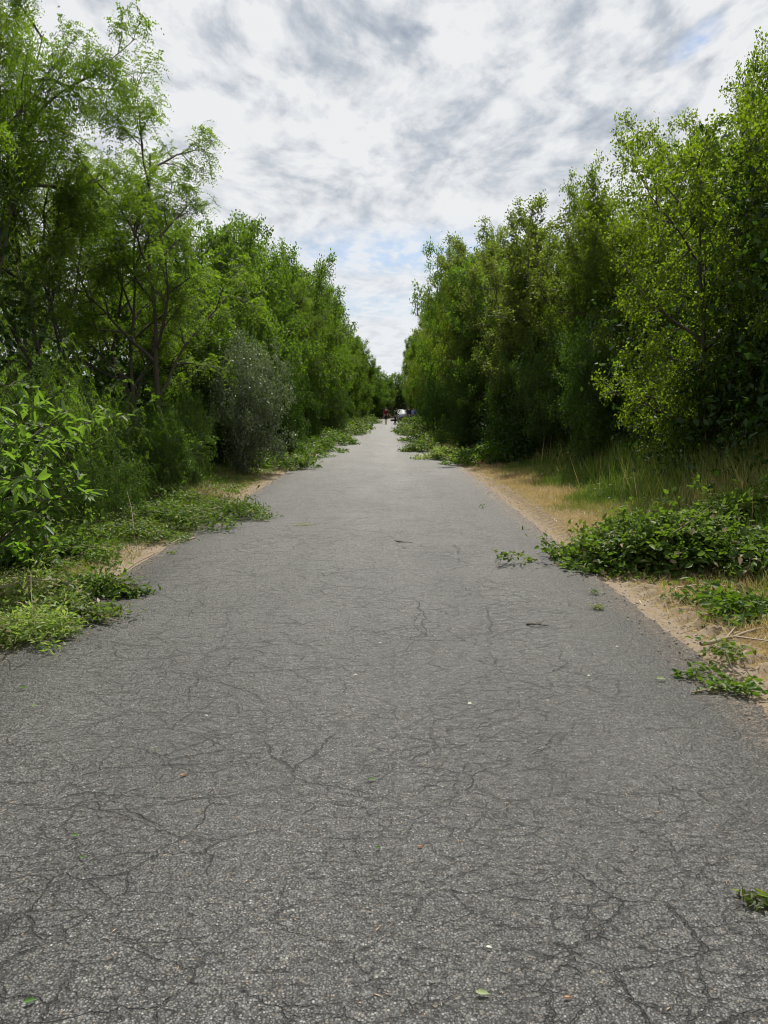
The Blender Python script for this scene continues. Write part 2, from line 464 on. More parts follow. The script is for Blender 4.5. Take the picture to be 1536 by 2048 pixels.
def ground_z(x, y):
    x = np.asarray(x, float); y = np.asarray(y, float)
    xx = x - curve_x(y)
    r = np.clip(xx - ROAD_R, 0, None); l = np.clip(ROAD_L - xx, 0, None)
    z = -0.035 + 0 * xx
    z = z + np.minimum(r, 0.30) * 0.09 + 0.60 * (1 - np.exp(-(np.clip(r - 0.8, 0, None) / 2.0) ** 2))
    z = z + np.minimum(l, 0.5) * 0.06 + 0.16 * (1 - np.exp(-(np.clip(l - 0.5, 0, None) / 1.5) ** 2))
    m = np.clip((r + l) / 0.6, 0, 1)
    z = z + m * (0.02 * np.sin(x * 2.1 + y * 0.7) + 0.018 * np.sin(y * 1.9 - x) + 0.01 * np.sin(x * 5.3 + 1.3) * np.sin(y * 4.7))
    # tyre lugs pressed into the soft right shoulder
    lug = np.exp(-((r - 0.34) / 0.15) ** 2) * np.clip((y - 3.5) / 1.0, 0, 1) * np.clip((19 - y) / 3.0, 0, 1)
    ph = (y + 0.8 * np.abs(r - 0.34)) * 2 * PI / 0.21
    z = z + lug * (0.034 * np.tanh(1.6 * np.sin(ph + 0.9 * np.sin(y * 1.3))) - 0.010)
    return z


xs = np.concatenate([[-3000, -800, -200, -60, -30, -18], np.arange(-12, -3.1, 0.35), np.arange(-3.1, -2.5, 0.1), np.arange(-2.4, 1.8, 0.6),
                     np.arange(1.9, 2.8, 0.03), np.arange(2.8, 4.2, 0.12), np.arange(4.3, 12, 0.4), [18, 30, 60, 200, 800, 3000]])
ys = np.concatenate([[-3000, -500, -60, -20, -8, -3, 0, 1.5], np.arange(2.5, 19, 0.035), np.arange(19, 40, 0.3), np.arange(40, 170, 1.5), [180, 200, 260, 400, 900, 3000]])
X, Y = np.meshgrid(xs, ys)
cx_ = curve_x(np.clip(Y, 0, 175))
Xw = X + np.where(np.abs(X) < 100, cx_, 0)
Z = ground_z(Xw, np.clip(Y, 0, 175))
V = np.stack([Xw, Y, Z], -1).reshape(-1, 3)
nx = len(xs); ny = len(ys)
i = (np.arange(ny - 1)[:, None] * nx + np.arange(nx - 1)[None, :]).ravel()
ground = link('ground', np_mesh('ground', V, np.stack([i, i + 1, i + nx + 1, i + nx], 1), 4, smooth=True), M['soil'])
tag(ground, kind='structure')

ys = np.concatenate([np.arange(-6, 30, 0.08), np.arange(30, 175, 0.6)])
cols = 14
rows = []
for y in ys:
    a = ROAD_L + edge_noise(y, 1.3) + curve_x(y); b_ = ROAD_R + edge_noise(y, 2.6) + curve_x(y)
    tt = np.linspace(0, 1, cols)
    x = a + (b_ - a) * tt
    z = 0.012 * (1 - (2 * tt - 1) ** 2) + 0.0 * x
    z[0] = z[-1] = -0.05
    x[0] -= 0.02; x[-1] += 0.02
    z[1] = z[-2] = 0.0; x[1] = x[0] + 0.04; x[-2] = x[-1] - 0.04
    rows.append(np.stack([x, np.full(cols, y), z], 1))
V = np.concatenate(rows)
i = (np.arange(len(ys) - 1)[:, None] * cols + np.arange(cols - 1)[None, :]).ravel()
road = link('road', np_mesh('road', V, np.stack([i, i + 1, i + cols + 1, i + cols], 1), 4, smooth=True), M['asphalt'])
tag(road, kind='structure')


def hit(px, py, z=0.0):
    """the ground point seen at a pixel of the photograph"""
    d = cam.rotation_euler.to_matrix() @ Vector(((px - 768) / F, (1024 - py) / F, -1))
    k = (z - CAM_H) / d.z
    return Vector((d.x * k, d.y * k, z))


def spot(px, Yd):
    """the point at distance Yd ahead in the column px; on the ground"""
    x = (px - 778) / F * Yd
    return Vector((x, Yd, float(ground_z(x, Yd))))


# ------------------------------------------------------------------ trees
class Tree:
    def __init__(self, seed, p):
        self.rng = np.random.default_rng(seed)
        self.p = p
        self.paths = []
        self.twigs = []
        r = self.rng
        for s in range(p.get('stems', 1)):
            az = r.uniform(0, 2 * PI) if p.get('stems', 1) > 1 else 0
            lean = p.get('lean', 0.08) * (1 + r.uniform(-.4, .6))
            d = np.array([math.cos(az) * lean, math.sin(az) * lean, 1.0])
            b = np.array([math.cos(az), math.sin(az), 0]) * p.get('base', 0.0) * r.uniform(.3, 1)
            b[2] = -0.15
            self.grow(b, d, p['H'] * r.uniform(.85, 1.0) * p.get('frac', .92), p['r0'] * r.uniform(.7, 1), 0)

    def grow(self, p0, d, L, rad, lvl):
        P, r = self.p, self.rng
        n = (10, 8, 6, 4)[min(lvl, 3)]
        d = d / np.linalg.norm(d)
        pts = [p0]; dirs = [d]
        up = P['up'][min(lvl, len(P['up']) - 1)]; wan = P['wander'][min(lvl, len(P['wander']) - 1)]
        for k in range(n):
            d = d + r.normal(0, wan, 3) + np.array([0, 0, up])
            d = d / np.linalg.norm(d)
            pts.append(pts[-1] + d * L / n); dirs.append(d)
        pts = np.array(pts); rads = rad * (1 - np.linspace(0, 1, n + 1) * 0.82)
        if lvl == 0:
            rads[0] *= 1.35
        self.paths.append((pts, np.maximum(rads, 0.0022)))
        last = lvl >= P['levels']
        if last or lvl == P['levels'] - 1:
            self.twigs.append((pts, lvl))
        if last:
            return
        nc = P['kids'][lvl]
        t0 = P['first'][lvl]
        for c in range(nc):
            tt = t0 + (1 - t0) * (c + r.uniform(0, 1)) / nc
            f = tt * n; k = min(int(f), n - 1); q = pts[k] + (pts[k + 1] - pts[k]) * (f - k)
            dd = dirs[min(k + 1, n)]
            ang = P['ang'][lvl] * r.uniform(.7, 1.3)
            az = c * 2.4 + r.uniform(-.5, .5)
            a = np.cross(dd, [0.3, 0.9, 0.1]); a /= np.linalg.norm(a); b = np.cross(dd, a)
            nd = dd * math.cos(ang) + (a * math.cos(az) + b * math.sin(az)) * math.sin(ang)
            prof = P['prof'](tt) if lvl == 0 else (1.1 - 0.6 * tt)
            self.grow(q, nd, L * P['ratio'][lvl] * prof * r.uniform(.75, 1.2), rad * (0.62 if lvl == 0 else 0.55) * (1.15 - 0.6 * tt), lvl + 1)

    def leaf_points(self, total, jitter=0.06):
        r = self.rng
        seg = np.array([len(p) for p, _ in self.twigs])
        ln = np.array([np.linalg.norm(p[-1] - p[0]) * (1.0 if l >= self.p['levels'] else 0.45) for p, l in self.twigs])
        cnt = np.maximum(1, (ln / ln.sum() * total).astype(int))
        Ps, Ds = [], []
        for (p, l), c in zip(self.twigs, cnt):
            tt = r.uniform(0.12 if l >= self.p['levels'] else 0.35, 1.0, c) * (len(p) - 1)
            k = np.minimum(tt.astype(int), len(p) - 2)
            q = p[k] + (p[k + 1] - p[k]) * (tt - k)[:, None]
            Ps.append(q); Ds.append(p[k + 1] - p[k])
        Pp = np.concatenate(Ps); Dd = unit(np.concatenate(Ds))
        return Pp + r.normal(0, jitter, Pp.shape), Dd


def leafy(tree, total, L, W, jitter=0.06, droop=0.25, shape='rhomb', upw=0.7):
    r = tree.rng
    P, D = tree.leaf_points(total, jitter)
    n = len(P)
    D2 = unit(D * 0.6 + r.normal(0, 0.75, (n, 3)) + np.array([0, 0, -droop]))
    N = unit(np.array([0, 0, upw]) + r.normal(0, 0.55, (n, 3)))
    s = r.uniform(0.65, 1.25, n)
    keep = P[:, 2] > 0.03
    return P[keep], D2[keep], N[keep], (L * s)[keep], (W * s)[keep]


def compound(tree, total, pairs=6, length=0.21, ll=0.042, lw=0.020, jitter=0.03):
    """feathery leaves: leaflets in two rows along a drooping stalk"""
    r = tree.rng
    P, D = tree.leaf_points(total, jitter)
    n = len(P)
    A = unit(D * 0.5 + unit(r.normal(0, 1, (n, 3)) * np.array([1, 1, 0.5])) + np.array([0, 0, 0.12]))
    side = unit(np.cross(A, np.array([0, 0, 1.0]) + r.normal(0, .35, (n, 3))))
    tt = (np.arange(pairs) + 1.0) / pairs
    s = r.uniform(0.7, 1.3, n)
    st = P[:, None, :] + A[:, None, :] * (tt[None, :, None] * length * s[:, None, None])
    st[:, :, 2] -= (tt ** 2)[None, :] * length * 0.55 * s[:, None] * r.uniform(.5, 1.4, n)[:, None]
    PP, DD, NN = [], [], []
    upn = np.cross(side, A)
    for sg in (-1, 1):
        PP.append(st.reshape(-1, 3))
        dd = side[:, None, :] * sg + A[:, None, :] * 0.35 + r.normal(0, .22, (n, pairs, 3)) + np.array([0, 0, -0.22])
        DD.append(dd.reshape(-1, 3))
        NN.append((np.repeat(upn[:, None, :], pairs, 1) + r.normal(0, .35, (n, pairs, 3))).reshape(-1, 3))
    P_, D_, N_ = np.concatenate(PP), np.concatenate(DD), np.concatenate(NN)
    tn = np.tile(np.repeat(r.random(n), pairs), 2) * 0.8 + r.random(len(P_)) * 0.2
    sc = np.tile(np.repeat(s, pairs), 2) * r.uniform(.8, 1.2, len(P_))
    keep = P_[:, 2] > 0.03
    return P_[keep], D_[keep], N_[keep], (ll * sc)[keep], (lw * sc)[keep], tn[keep]


TREES = {}


def proto(key, name, seed, p, leaf, mat, bark='bark'):
    """meshes of one kind of tree, normalised to height 1"""
    tr = Tree(seed, p)
    if leaf[0] == 'compound':
        P, D, N, L, W, tn = compound(tr, *leaf[1:])
    else:
        P, D, N, L, W = leafy(tr, *leaf[1:])
        # shoots of one twig share their tone
        q = np.floor(P / 0.35).astype(int)
        hsh = np.abs(np.sin(q[:, 0] * 12.9 + q[:, 1] * 78.2 + q[:, 2] * 37.7) * 43758.5) % 1
        tn = 0.6 * hsh ** 1.3 + 0.4 * tr.rng.random(len(P))
    top = np.percentile(P[:, 2], 99.7)
    V, Fq, k = leaf_quads(P, D, N, L, W, 0.15, leaf_shape.get(key, 'rhomb'))
    s = 1.0 / top
    me_c = np_mesh(name + '_crown', V * s, Fq, 4, np.repeat(tn, k))
    me_c.materials.append(M[mat])
    me_t = tubes_mesh(name + '_trunk', [(a * s, b * s) for a, b in tr.paths])
    me_t.materials.append(M[bark])
    rad = np.percentile(np.hypot(P[:, 0], P[:, 1]), 97) * s
    TREES[key] = (name, me_t, me_c, rad)


leaf_shape = {}
prof_round = lambda t: 0.62 + 0.85 * math.sin(min(1, t * 0.92) * PI) ** .7
prof_vase = lambda t: 1.15 - 0.5 * t
prof_col = lambda t: 1.0 - 0.45 * t
LOC = dict(H=8, stems=3, lean=.30, base=.15, r0=.085, frac=.9, levels=3, kids=(9, 7, 5), first=(.28, .22, .15), ang=(.80, .75, .7), ratio=(.46, .45, .5), up=(.02, .02, -.02, -.07), wander=(.07, .10, .14, .16), prof=prof_vase)
MAP = dict(H=8, stems=4, lean=.22, base=.3, r0=.085, frac=.84, levels=3, kids=(12, 8, 5), first=(.10, .18, .1), ang=(1.0, .8, .8), ratio=(.32, .45, .5), up=(.01, .01, -.02, -.05), wander=(.06, .09, .12, .14), prof=prof_round)
ASH = dict(H=9, stems=4, lean=.16, base=.4, r0=.08, frac=.86, levels=3, kids=(15, 8, 6), first=(.08, .2, .15), ang=(1.15, .9, .95), ratio=(.24, .50, .55), up=(.0, .0, -.01, -.03), wander=(.05, .12, .20, .25), prof=prof_round)
POP = dict(H=9, stems=9, lean=.13, base=.55, r0=.055, frac=.92, levels=3, kids=(13, 6, 4), first=(.06, .15, .1), ang=(.60, .6, .7), ratio=(.22, .42, .45), up=(.02, .04, .03, .0), wander=(.04, .08, .12, .16), prof=prof_col)
SHR = dict(H=3, stems=10, lean=.75, base=.5, r0=.022, frac=.9, levels=2, kids=(11, 7), first=(.08, .1), ang=(.9, .75), ratio=(.40, .45), up=(.02, .0, -.02), wander=(.08, .12, .14), prof=prof_round)
SHT = dict(H=4, stems=9, lean=.24, base=.55, r0=.018, frac=.9, levels=3, kids=(9, 6, 4), first=(.06, .15, .1), ang=(1.0, .85, .8), ratio=(.26, .5, .5), up=(.0, -.02, -.04, -.08), wander=(.07, .12, .18, .2), prof=prof_round)
for k, sd in enumerate((3, 11, 27)):
    proto('locust%d' % k, 'locust_tree', sd, LOC, ('compound', 13500, 6, .24, .048, .022, .04), 'locust')
for k, sd in enumerate((5, 17)):
    proto('maple%d' % k, 'maple_tree', sd, MAP, ('leaf', 80000, .072, .050, .075), 'maple')
for k, sd in enumerate((8, 19, 31)):
    proto('ash%d' % k, 'ash_tree', sd, ASH, ('leaf', 56000, .135, .070, .085, .4), 'ash')
for k, sd in enumerate((7, 23)):
    proto('poplar%d' % k, 'poplar_tree', sd, POP, ('leaf', 64000, .085, .050, .08, .1), 'poplar')
proto('silver', 'shrub', 41, SHT, ('leaf', 24000, .085, .050, .08, .1), 'silver')
for k, sd in enumerate((61, 67)):
    proto('tall%d' % k, 'shrub', sd, SHT, ('leaf', 26000, .085, .048, .09, .3), 'shade')
for k, sd in enumerate((43, 47)):
    proto('shrub%d' % k, 'shrub', sd, SHR, ('leaf', 15000, .085, .045, .05, .3), 'shade')
proto('locshrub', 'locust_shrub', 53, dict(SHR, levels=2, kids=(8, 5), up=(.02, -.02, -.06)), ('compound', 2000, 8, .28, .060, .026), 'ash')


def tree(key, loc, h, rz, label, group=None, rad=None, lean=(0, 0), cat='tree'):
    name, mt, mc, r0 = TREES[key]
    e = empty(name, loc, rz)
    sxy = h if rad is None else rad / r0
    e.scale = (sxy, sxy, h)
    e.rotation_euler = (lean[0], lean[1], rz)
    link('trunk' if cat == 'tree' else 'stems', mt, None, e)
    link('crown' if cat == 'tree' else 'foliage', mc, None, e)
    tag(e, label, cat, group)
    return e


GL = 'trees lining the left side of the road'
GR = 'trees lining the right side of the road'
# (kind, column in the photo, distance, height, rotation, radius, label)
LEFT = [
    ('locust1', -90, 11.0, 9.9, 0.4, 2.8, 'tallest feathery-leaved tree cut off by the top left corner of the picture'),
    ('locust0', 175, 13.6, 8.6, 2.1, 3.0, 'tall airy feathery-leaved tree with forked dark trunk near the top left'),
    ('locust2', 305, 14.9, 6.9, 4.4, 3.4, 'leaning feathery-leaved tree reaching furthest over the left verge'),
    ('locust1', 60, 17.5, 7.6, 3.3, 2.8, 'loose feathery-leaved tree standing behind the forked one on the left'),
    ('ash0', 340, 19.5, 5.6, 1.0, 2.3, 'low dense green tree behind the grey-leaved shrub'),
    ('ash1', 415, 22.5, 6.6, 5.0, 2.4, 'dense tree just past the feathery trees, behind the grey-leaved shrub'),
    ('locust0', 462, 25.5, 7.3, 0.2, 2.5, 'feathery-topped tree rising behind the grey-leaved shrub'),
    ('ash2', 495, 28.0, 7.7, 2.7, 2.5, 'rounded dark green tree overhanging the heap of cut twigs on the left'),
    ('locust2', 535, 32.0, 8.2, 1.4, 2.5, 'tree with a wispy pointed top at the middle of the left tree line'),
    ('ash0', 560, 35.0, 8.2, 3.9, 2.5, 'bushy tree right behind the wispy pointed one on the left side'),
    ('ash1', 582, 38.5, 8.5, 0.9, 2.5, 'green tree whose top ends the steep part of the left tree line'),
]
RIGHT = [
    ('maple0', 1760, 8.8, 6.3, 1.2, 2.6, 'nearest yellow-green tree cut off by the right edge of the picture'),
    ('maple1', 1425, 12.6, 6.0, 0.3, 2.5, 'bushy yellow-green tree with several dark stems standing in the tall grass'),
    ('maple0', 1655, 14.0, 8.1, 4.1, 2.6, 'tallest tree on the right reaching up towards the top right corner'),
    ('maple1', 1385, 16.8, 7.1, 2.2, 2.7, 'sunlit tree with a spiky top left of the tallest right-hand tree'),
    ('maple0', 1290, 19.5, 7.1, 5.3, 2.5, 'leafy tree where the right tree line steps down to the upright trees'),
    ('poplar0', 1175, 20.8, 6.5, 0.5, 2.0, 'slender upright tree, rightmost of the narrow-topped ones'),
    ('poplar1', 1105, 22.2, 6.6, 1.9, 2.0, 'slender upright tree in the middle of the narrow-topped ones'),
    ('poplar0', 1050, 24.0, 6.9, 3.4, 2.1, 'slender upright tree with spiky shoots, leftmost of the narrow-topped ones'),
    ('maple1', 1150, 26.0, 7.0, 1.0, 2.6, 'broad tree filling the gap behind the narrow upright ones'),
    ('ash2', 1030, 29.0, 7.6, 4.0, 2.5, 'tree close behind the narrow upright ones on the right'),
    ('poplar1', 985, 32.0, 8.2, 2.8, 2.3, 'pale-topped tree on the right, next past the narrow upright ones'),
    ('maple0', 968, 36.0, 9.1, 5.2, 2.5, 'tree with thin open shoots at its top, at the middle of the right tree line'),
    ('ash0', 950, 40.0, 9.6, 1.1, 2.5, 'rounded tree behind the one with thin open shoots on the right'),
]
for (k, px, yd, h, rz, rad, lb) in LEFT:
    tree(k, spot(px, yd), h, rz, lb, GL, rad)
for (k, px, yd, h, rz, rad, lb) in RIGHT:
    tree(k, spot(px, yd), h, rz, lb, GR, rad)

rr = random.Random(5)
kl = ['ash0', 'locust1', 'ash1', 'ash2', 'locust2', 'ash1']
kr = ['ash1', 'maple1', 'ash0', 'poplar1', 'ash2', 'maple0']
NEARL = {0: 'first distant left tree just past the steep part of the tree line', 1: 'second distant left tree past the steep part of the tree line'}
NEARR = {0: 'first distant right tree just past the rounded one', 1: 'second distant right tree past the rounded one'}
y = 41.0; n = 0
while y < 172:
    cx = float(curve_x(y))
    h = 8.1 + 1.2 * min(1, (y - 40) / 35) + rr.uniform(-.7, .6)
    if y > 105: h *= 0.82
    x = -5.05 + 0.5 * min(1, max(0, y - 60) / 60) + rr.uniform(-.35, .35) + cx
    tree(kl[n % 6], (x, y, float(ground_z(x, y))), h, rr.uniform(0, 6.28), NEARL.get(n, 'small distant tree merging into the far part of the left tree line'), 'distant trees of the left tree line', 2.45 + rr.uniform(-.2, .3))
    n += 1
    y += 3.4 + 0.014 * (y - 40)
y = 44.0; n = 0
while y < 172:
    cx = float(curve_x(y))
    h = 8.9 + 1.6 * min(1, (y - 40) / 35) + rr.uniform(-.7, .6)
    if y > 118: h *= 0.72
    x = 4.95 - 0.6 * min(1, (y - 44) / 50) + rr.uniform(-.3, .3) + cx
    tree(kr[n % 6], (x, y, float(ground_z(x, y))), h, rr.uniform(0, 6.28), NEARR.get(n, 'small distant tree merging into the far part of the right tree line'), 'distant trees of the right tree line', 2.45 + rr.uniform(-.2, .3))
    n += 1
    y += 3.4 + 0.014 * (y - 40)

# shrubs under and in front of the trees
GS = 'shrubs at the foot of the trees'
SHRUBS = [
    ('silver', 492, 18.8, 3.3, 1.0, 1.15, 'grey-green small-leaved shrub with shiny leaves beside the left verge'),
    ('shrub0', 385, 15.2, 2.2, 0.5, .75, 'bright green leafy shrub left of the grey-leaved shrub'),
    ('shrub1', 300, 13.2, 1.7, 1.5, .8, 'low dark shrub by the long heap of cut twigs on the left'),
    ('locshrub', 160, 11.2, 2.3, 2.5, 1.0, 'feathery shrub hanging low under the forked left tree'),
    ('locshrub', 50, 9.4, 2.5, 0.9, .95, 'feathery shrub just behind the big-leaved bush at the left edge'),
    ('locshrub', 270, 12.8, 1.9, 4.9, .9, 'feathery shrub right of the forked trunk, arching over the verge'),
    ('shrub1', 195, 10.2, 1.25, 3.0, .7, 'knee-high dark shrub beside the fallen reddish straw on the left'),
    ('tall0', 560, 25.0, 2.9, 3.1, 1.1, 'leafy shrub right behind the grey-leaved one'),
    ('tall1', 615, 33.0, 2.8, 1.2, 1.2, 'leafy shrub under the middle of the left tree line'),
    ('tall0', 655, 43.0, 2.8, 5.2, 1.3, 'small shrub far along the left verge above the cut twigs'),
    ('tall0', 1120, 20.3, 3.4, 2.2, 1.2, 'dark shrub at the foot of the narrow upright trees'),
    ('tall1', 1010, 23.0, 3.2, 4.0, 1.2, 'dark shrub where the right verge meets the cut branches'),
    ('tall0', 1210, 17.0, 3.0, 0.7, 1.2, 'dark shrub behind the tall grass left of the many-stemmed tree'),
    ('tall1', 945, 29.0, 3.2, 5.6, 1.3, 'dark shrub above the far heap of cut branches on the right'),
    ('tall0', 895, 37.0, 3.3, 1.6, 1.4, 'small dark shrub far along the right verge'),
]
for (k, px, yd, h, rz, rad, lb) in SHRUBS:
    tree(k, spot(px, yd), h, rz, lb, GS, rad, cat='shrub')

# dense thicket behind the front trees: nobody could count it
rng = np.random.default_rng(77)


def thicket(name, side, x0, x1, y0, y1, zt, ncl, per, size, label):
    cy = y0 + (y1 - y0) * rng.random(ncl) ** 1.25
    cxx = x0 + (x1 - x0) * rng.random(ncl)
    top = zt * (0.75 + 0.25 * np.sin(cy * 0.9 + 1.0) * np.sin(cy * 0.37))
    cz = rng.random(ncl) ** 0.9 * top
    C = np.stack([cxx * side + curve_x(cy), cy, cz], 1)
    P = np.repeat(C, per, 0) + rng.normal(0, 1, (ncl * per, 3)) * np.array([.30, .36, .30])
    P[:, 2] = np.abs(P[:, 2]) + 0.02
    n = len(P)
    D = rng.normal(0, 1, (n, 3)) + np.array([0, 0, -.3])
    N = np.array([0, 0, .6]) + rng.normal(0, .6, (n, 3))
    s = size * rng.uniform(.7, 1.3, n)
    tn = np.repeat(rng.random(ncl), per) * .5 + rng.random(n) * .5
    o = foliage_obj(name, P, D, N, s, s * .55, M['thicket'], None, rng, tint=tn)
    tag(o, label, kind='stuff')
    return o


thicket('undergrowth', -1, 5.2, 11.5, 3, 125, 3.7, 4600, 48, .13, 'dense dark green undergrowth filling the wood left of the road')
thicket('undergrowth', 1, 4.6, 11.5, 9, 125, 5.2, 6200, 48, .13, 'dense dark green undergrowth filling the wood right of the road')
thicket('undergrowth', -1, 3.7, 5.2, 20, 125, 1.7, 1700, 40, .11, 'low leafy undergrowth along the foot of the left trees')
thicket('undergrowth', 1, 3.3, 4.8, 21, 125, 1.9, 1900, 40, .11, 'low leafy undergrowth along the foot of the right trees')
#NEXT
# a block of woodland closes the view where the road bends away
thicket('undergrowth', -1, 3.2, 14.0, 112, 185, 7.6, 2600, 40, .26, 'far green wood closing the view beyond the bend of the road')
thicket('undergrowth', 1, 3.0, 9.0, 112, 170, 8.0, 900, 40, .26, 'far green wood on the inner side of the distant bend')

# ------------------------------------------------------------------ grass and litter on the verges
rng = np.random.default_rng(9)


def vnoise(x, y, s, ph=0.0):
    """cheap smooth noise in 0..1"""
    a = np.sin(x * s + 1.7 * np.sin(y * s * 0.7 + ph)) + np.sin(y * s * 1.3 + 1.9 * np.sin(x * s * 0.9 + 2 * ph)) + 0.6 * np.sin((x + y) * s * 2.1 + ph)
    return np.clip(a / 5.2 + 0.5, 0, 1)


def blades(n, x0, x1, y0, y1, hfun, tfun, keepf, width=0.006, flat=0.45, shape='rhomb', ypow=2.0):
    y = y0 * (y1 / y0) ** (rng.random(n) ** (1.0 / ypow * 2 - 0.0 if ypow != 2.0 else 1.0))
    x = x0 + (x1 - x0) * rng.random(n)
    k = keepf(x, y) > rng.random(n)
    x, y = x[k], y[k]
    xw = x + curve_x(y)
    z = ground_z(xw, y)
    P = np.stack([xw, y, z - 0.005], 1)
    n = len(P)
    far = 1 + np.clip(y - 12, 0, 60) / 14
    L = hfun(x, y) * rng.uniform(.5, 1.25, n)
    D = np.stack([rng.normal(0, flat, n), rng.normal(0, flat, n), np.ones(n)], 1)
    N = rng.normal(0, 1, (n, 3)) * np.array([1, 1, .2])
    W = width * far * rng.uniform(.7, 1.4, n)
    tn = np.clip(tfun(x, y) + rng.normal(0, .07, n), 0, 1)
    return P, D, N, L, W, tn


def cat_obj(name, sets, mat, label, shape='rhomb', fold=0.0):
    A = [np.concatenate([s[i] for s in sets]) for i in range(6)]
    o = foliage_obj(name, *A[:5], mat, None, rng, shape=shape, fold=fold, tint=A[5])
    tag(o, label, kind='stuff')
    return o


# right verge: bleached strip by the asphalt, greener and taller towards the trees
def r_green(x, y):
    return np.clip((x - 2.95 + 1.2 * (vnoise(x, y, 1.3) - .5)) / 0.8, 0, 1)


short_r = blades(150000, 2.10, 4.6, 2.6, 75, lambda x, y: 0.05 + 0.12 * np.clip((x - 2.2) / 1.2, 0, 1) * (.5 + vnoise(x, y, 2.2)),
                 lambda x, y: 0.70 - 0.55 * r_green(x, y) + 0.2 * (vnoise(x, y, 3.1, 4) - .5),
                 lambda x, y: np.clip((x - 2.12 + .22 * (vnoise(x, y, 2.9, 1) - .5)) / .4, 0, 1) * (0.35 + 0.65 * vnoise(x, y, 4.0, 2)), flat=.6)
lying_r = blades(60000, 2.08, 4.2, 2.6, 60, lambda x, y: 0.13 + 0 * x, lambda x, y: 0.72 + 0.2 * (vnoise(x, y, 3) - .5),
                 lambda x, y: np.clip((x - 2.04) / .4, 0.05, 1) * (.3 + vnoise(x, y, 2.1, 3)), flat=3.0, width=.005)
tall_r = blades(120000, 2.7, 8.0, 4.0, 60, lambda x, y: 0.16 + 0.60 * np.clip((x - 3.5) / 1.3, 0, 1) * (.6 + .6 * vnoise(x, y, 1.1)),
                lambda x, y: 0.27 + 0.14 * (vnoise(x, y, 0.9, 5) > .66) + .16 * vnoise(x, y, 3),
                lambda x, y: r_green(x, y) * (.4 + .6 * vnoise(x, y, 1.7, 6)), flat=.35, width=.008)
straws = blades(1500, 3.6, 7.0, 6, 40, lambda x, y: 0.75 + 0 * x, lambda x, y: 0.66 + 0 * x, lambda x, y: vnoise(x, y, 1.4, 2) ** 2, flat=.22, width=.006)
# left verge
def l_green(x, y):
    return np.clip(vnoise(x, y, 1.5, 3) * 1.5 - .1 + .35 * np.clip((-3.4 - x) / 1.0, 0, 1), 0, 1)


short_l = blades(150000, -6.2, -2.66, 3.2, 75, lambda x, y: 0.06 + 0.13 * np.clip((-2.9 - x) / 1.0, 0, 1) * (.5 + vnoise(x, y, 2.2)),
                 lambda x, y: 0.72 - 0.58 * l_green(x, y), lambda x, y: np.clip((-2.74 - x + .35 * (vnoise(x, y, 2.9, 1) - .5)) / .35, 0, 1) * (0.35 + 0.65 * vnoise(x, y, 4.0, 2)), flat=.6)
lying_l = blades(60000, -5.2, -2.64, 3.2, 60, lambda x, y: 0.13 + 0 * x, lambda x, y: 0.70 + 0.35 * (vnoise(x, y, 3) - .5),
                 lambda x, y: np.clip((-2.62 - x) / .4, 0.05, 1) * (.3 + vnoise(x, y, 2.1, 3)), flat=3.0, width=.005)
tall_l = blades(60000, -9.0, -4.0, 4.5, 60, lambda x, y: 0.20 + 0.4 * np.clip((-4.2 - x) / 1.3, 0, 1) * (.5 + .6 * vnoise(x, y, 1.1)),
                lambda x, y: 0.12 + .15 * vnoise(x, y, 3), lambda x, y: .3 + .7 * vnoise(x, y, 1.7, 6), flat=.4, width=.009)
cat_obj('grass', [short_r, lying_r, tall_r, straws, short_l, lying_l, tall_l], M['grass'], 'green and straw-coloured grass on both verges of the road')

# ground weeds with small leaves in the verges
n = 60000
yy = 3.5 * (60 / 3.5) ** rng.random(n); side = rng.random(n) < .62
xx = np.where(side, -2.95 - 3.4 * rng.random(n) ** 1.3, 3.4 + 3.6 * rng.random(n))
kp = (vnoise(xx, yy, 2.3, 8) > .5) & (rng.random(n) < .75)
xx, yy = xx[kp], yy[kp]; n = len(xx)
P = np.stack([xx, yy, ground_z(xx, yy) + rng.random(n) * .14 * np.clip(np.abs(xx) - 2.7, .1, 1.5)], 1)
D = rng.normal(0, 1, (n, 3)) * np.array([1, 1, .35]); N = np.array([0, 0, 1.0]) + rng.normal(0, .4, (n, 3))
s = (.045 + .03 * rng.random(n)) * (1 + np.clip(yy - 12, 0, 50) / 18)
o = foliage_obj('weeds', P, D, N, s, s * .5, M['cut'], None, rng)
tag(o, 'low leafy weeds growing among the verge grass', kind='stuff')

# crumbs of asphalt and gravel along both road edges
n = 7000
yy = 2.0 * (60 / 2.0) ** rng.random(n); rt = rng.random(n) < .55
xx = np.where(rt, ROAD_R + rng.normal(.04, .15, n), ROAD_L - rng.normal(.04, .15, n))
s = .0035 + .009 * rng.random(n) ** 3
c = np.stack([xx, yy, np.maximum(ground_z(xx, yy), np.where((xx < ROAD_R) & (xx > ROAD_L), .004, -.05)) + s * .3], 1)
oc = np.array([[1, 0, 0], [0, 1, 0], [-1, 0, 0], [0, -1, 0], [0, 0, .8], [0, 0, -.8]], float)
jit = rng.uniform(.55, 1.15, (n, 6, 1))
V_ = (c[:, None, :] + oc[None] * s[:, None, None] * jit).reshape(-1, 3)
tri = np.array([[0, 1, 4], [1, 2, 4], [2, 3, 4], [3, 0, 4], [1, 0, 5], [2, 1, 5], [3, 2, 5], [0, 3, 5]])
Fv = (np.arange(n)[:, None, None] * 6 + tri[None]).reshape(-1, 3)
gm, gt = new_mat('gravel_stone')
gc = gt.ramp(gt.n('ShaderNodeAttribute', None, attribute_name='tint').outputs[2], [(0, g(.10)), (.4, (.17, .15, .125, 1)), (.75, (.26, .21, .16, 1)), (1, (.42, .38, .33, 1))])
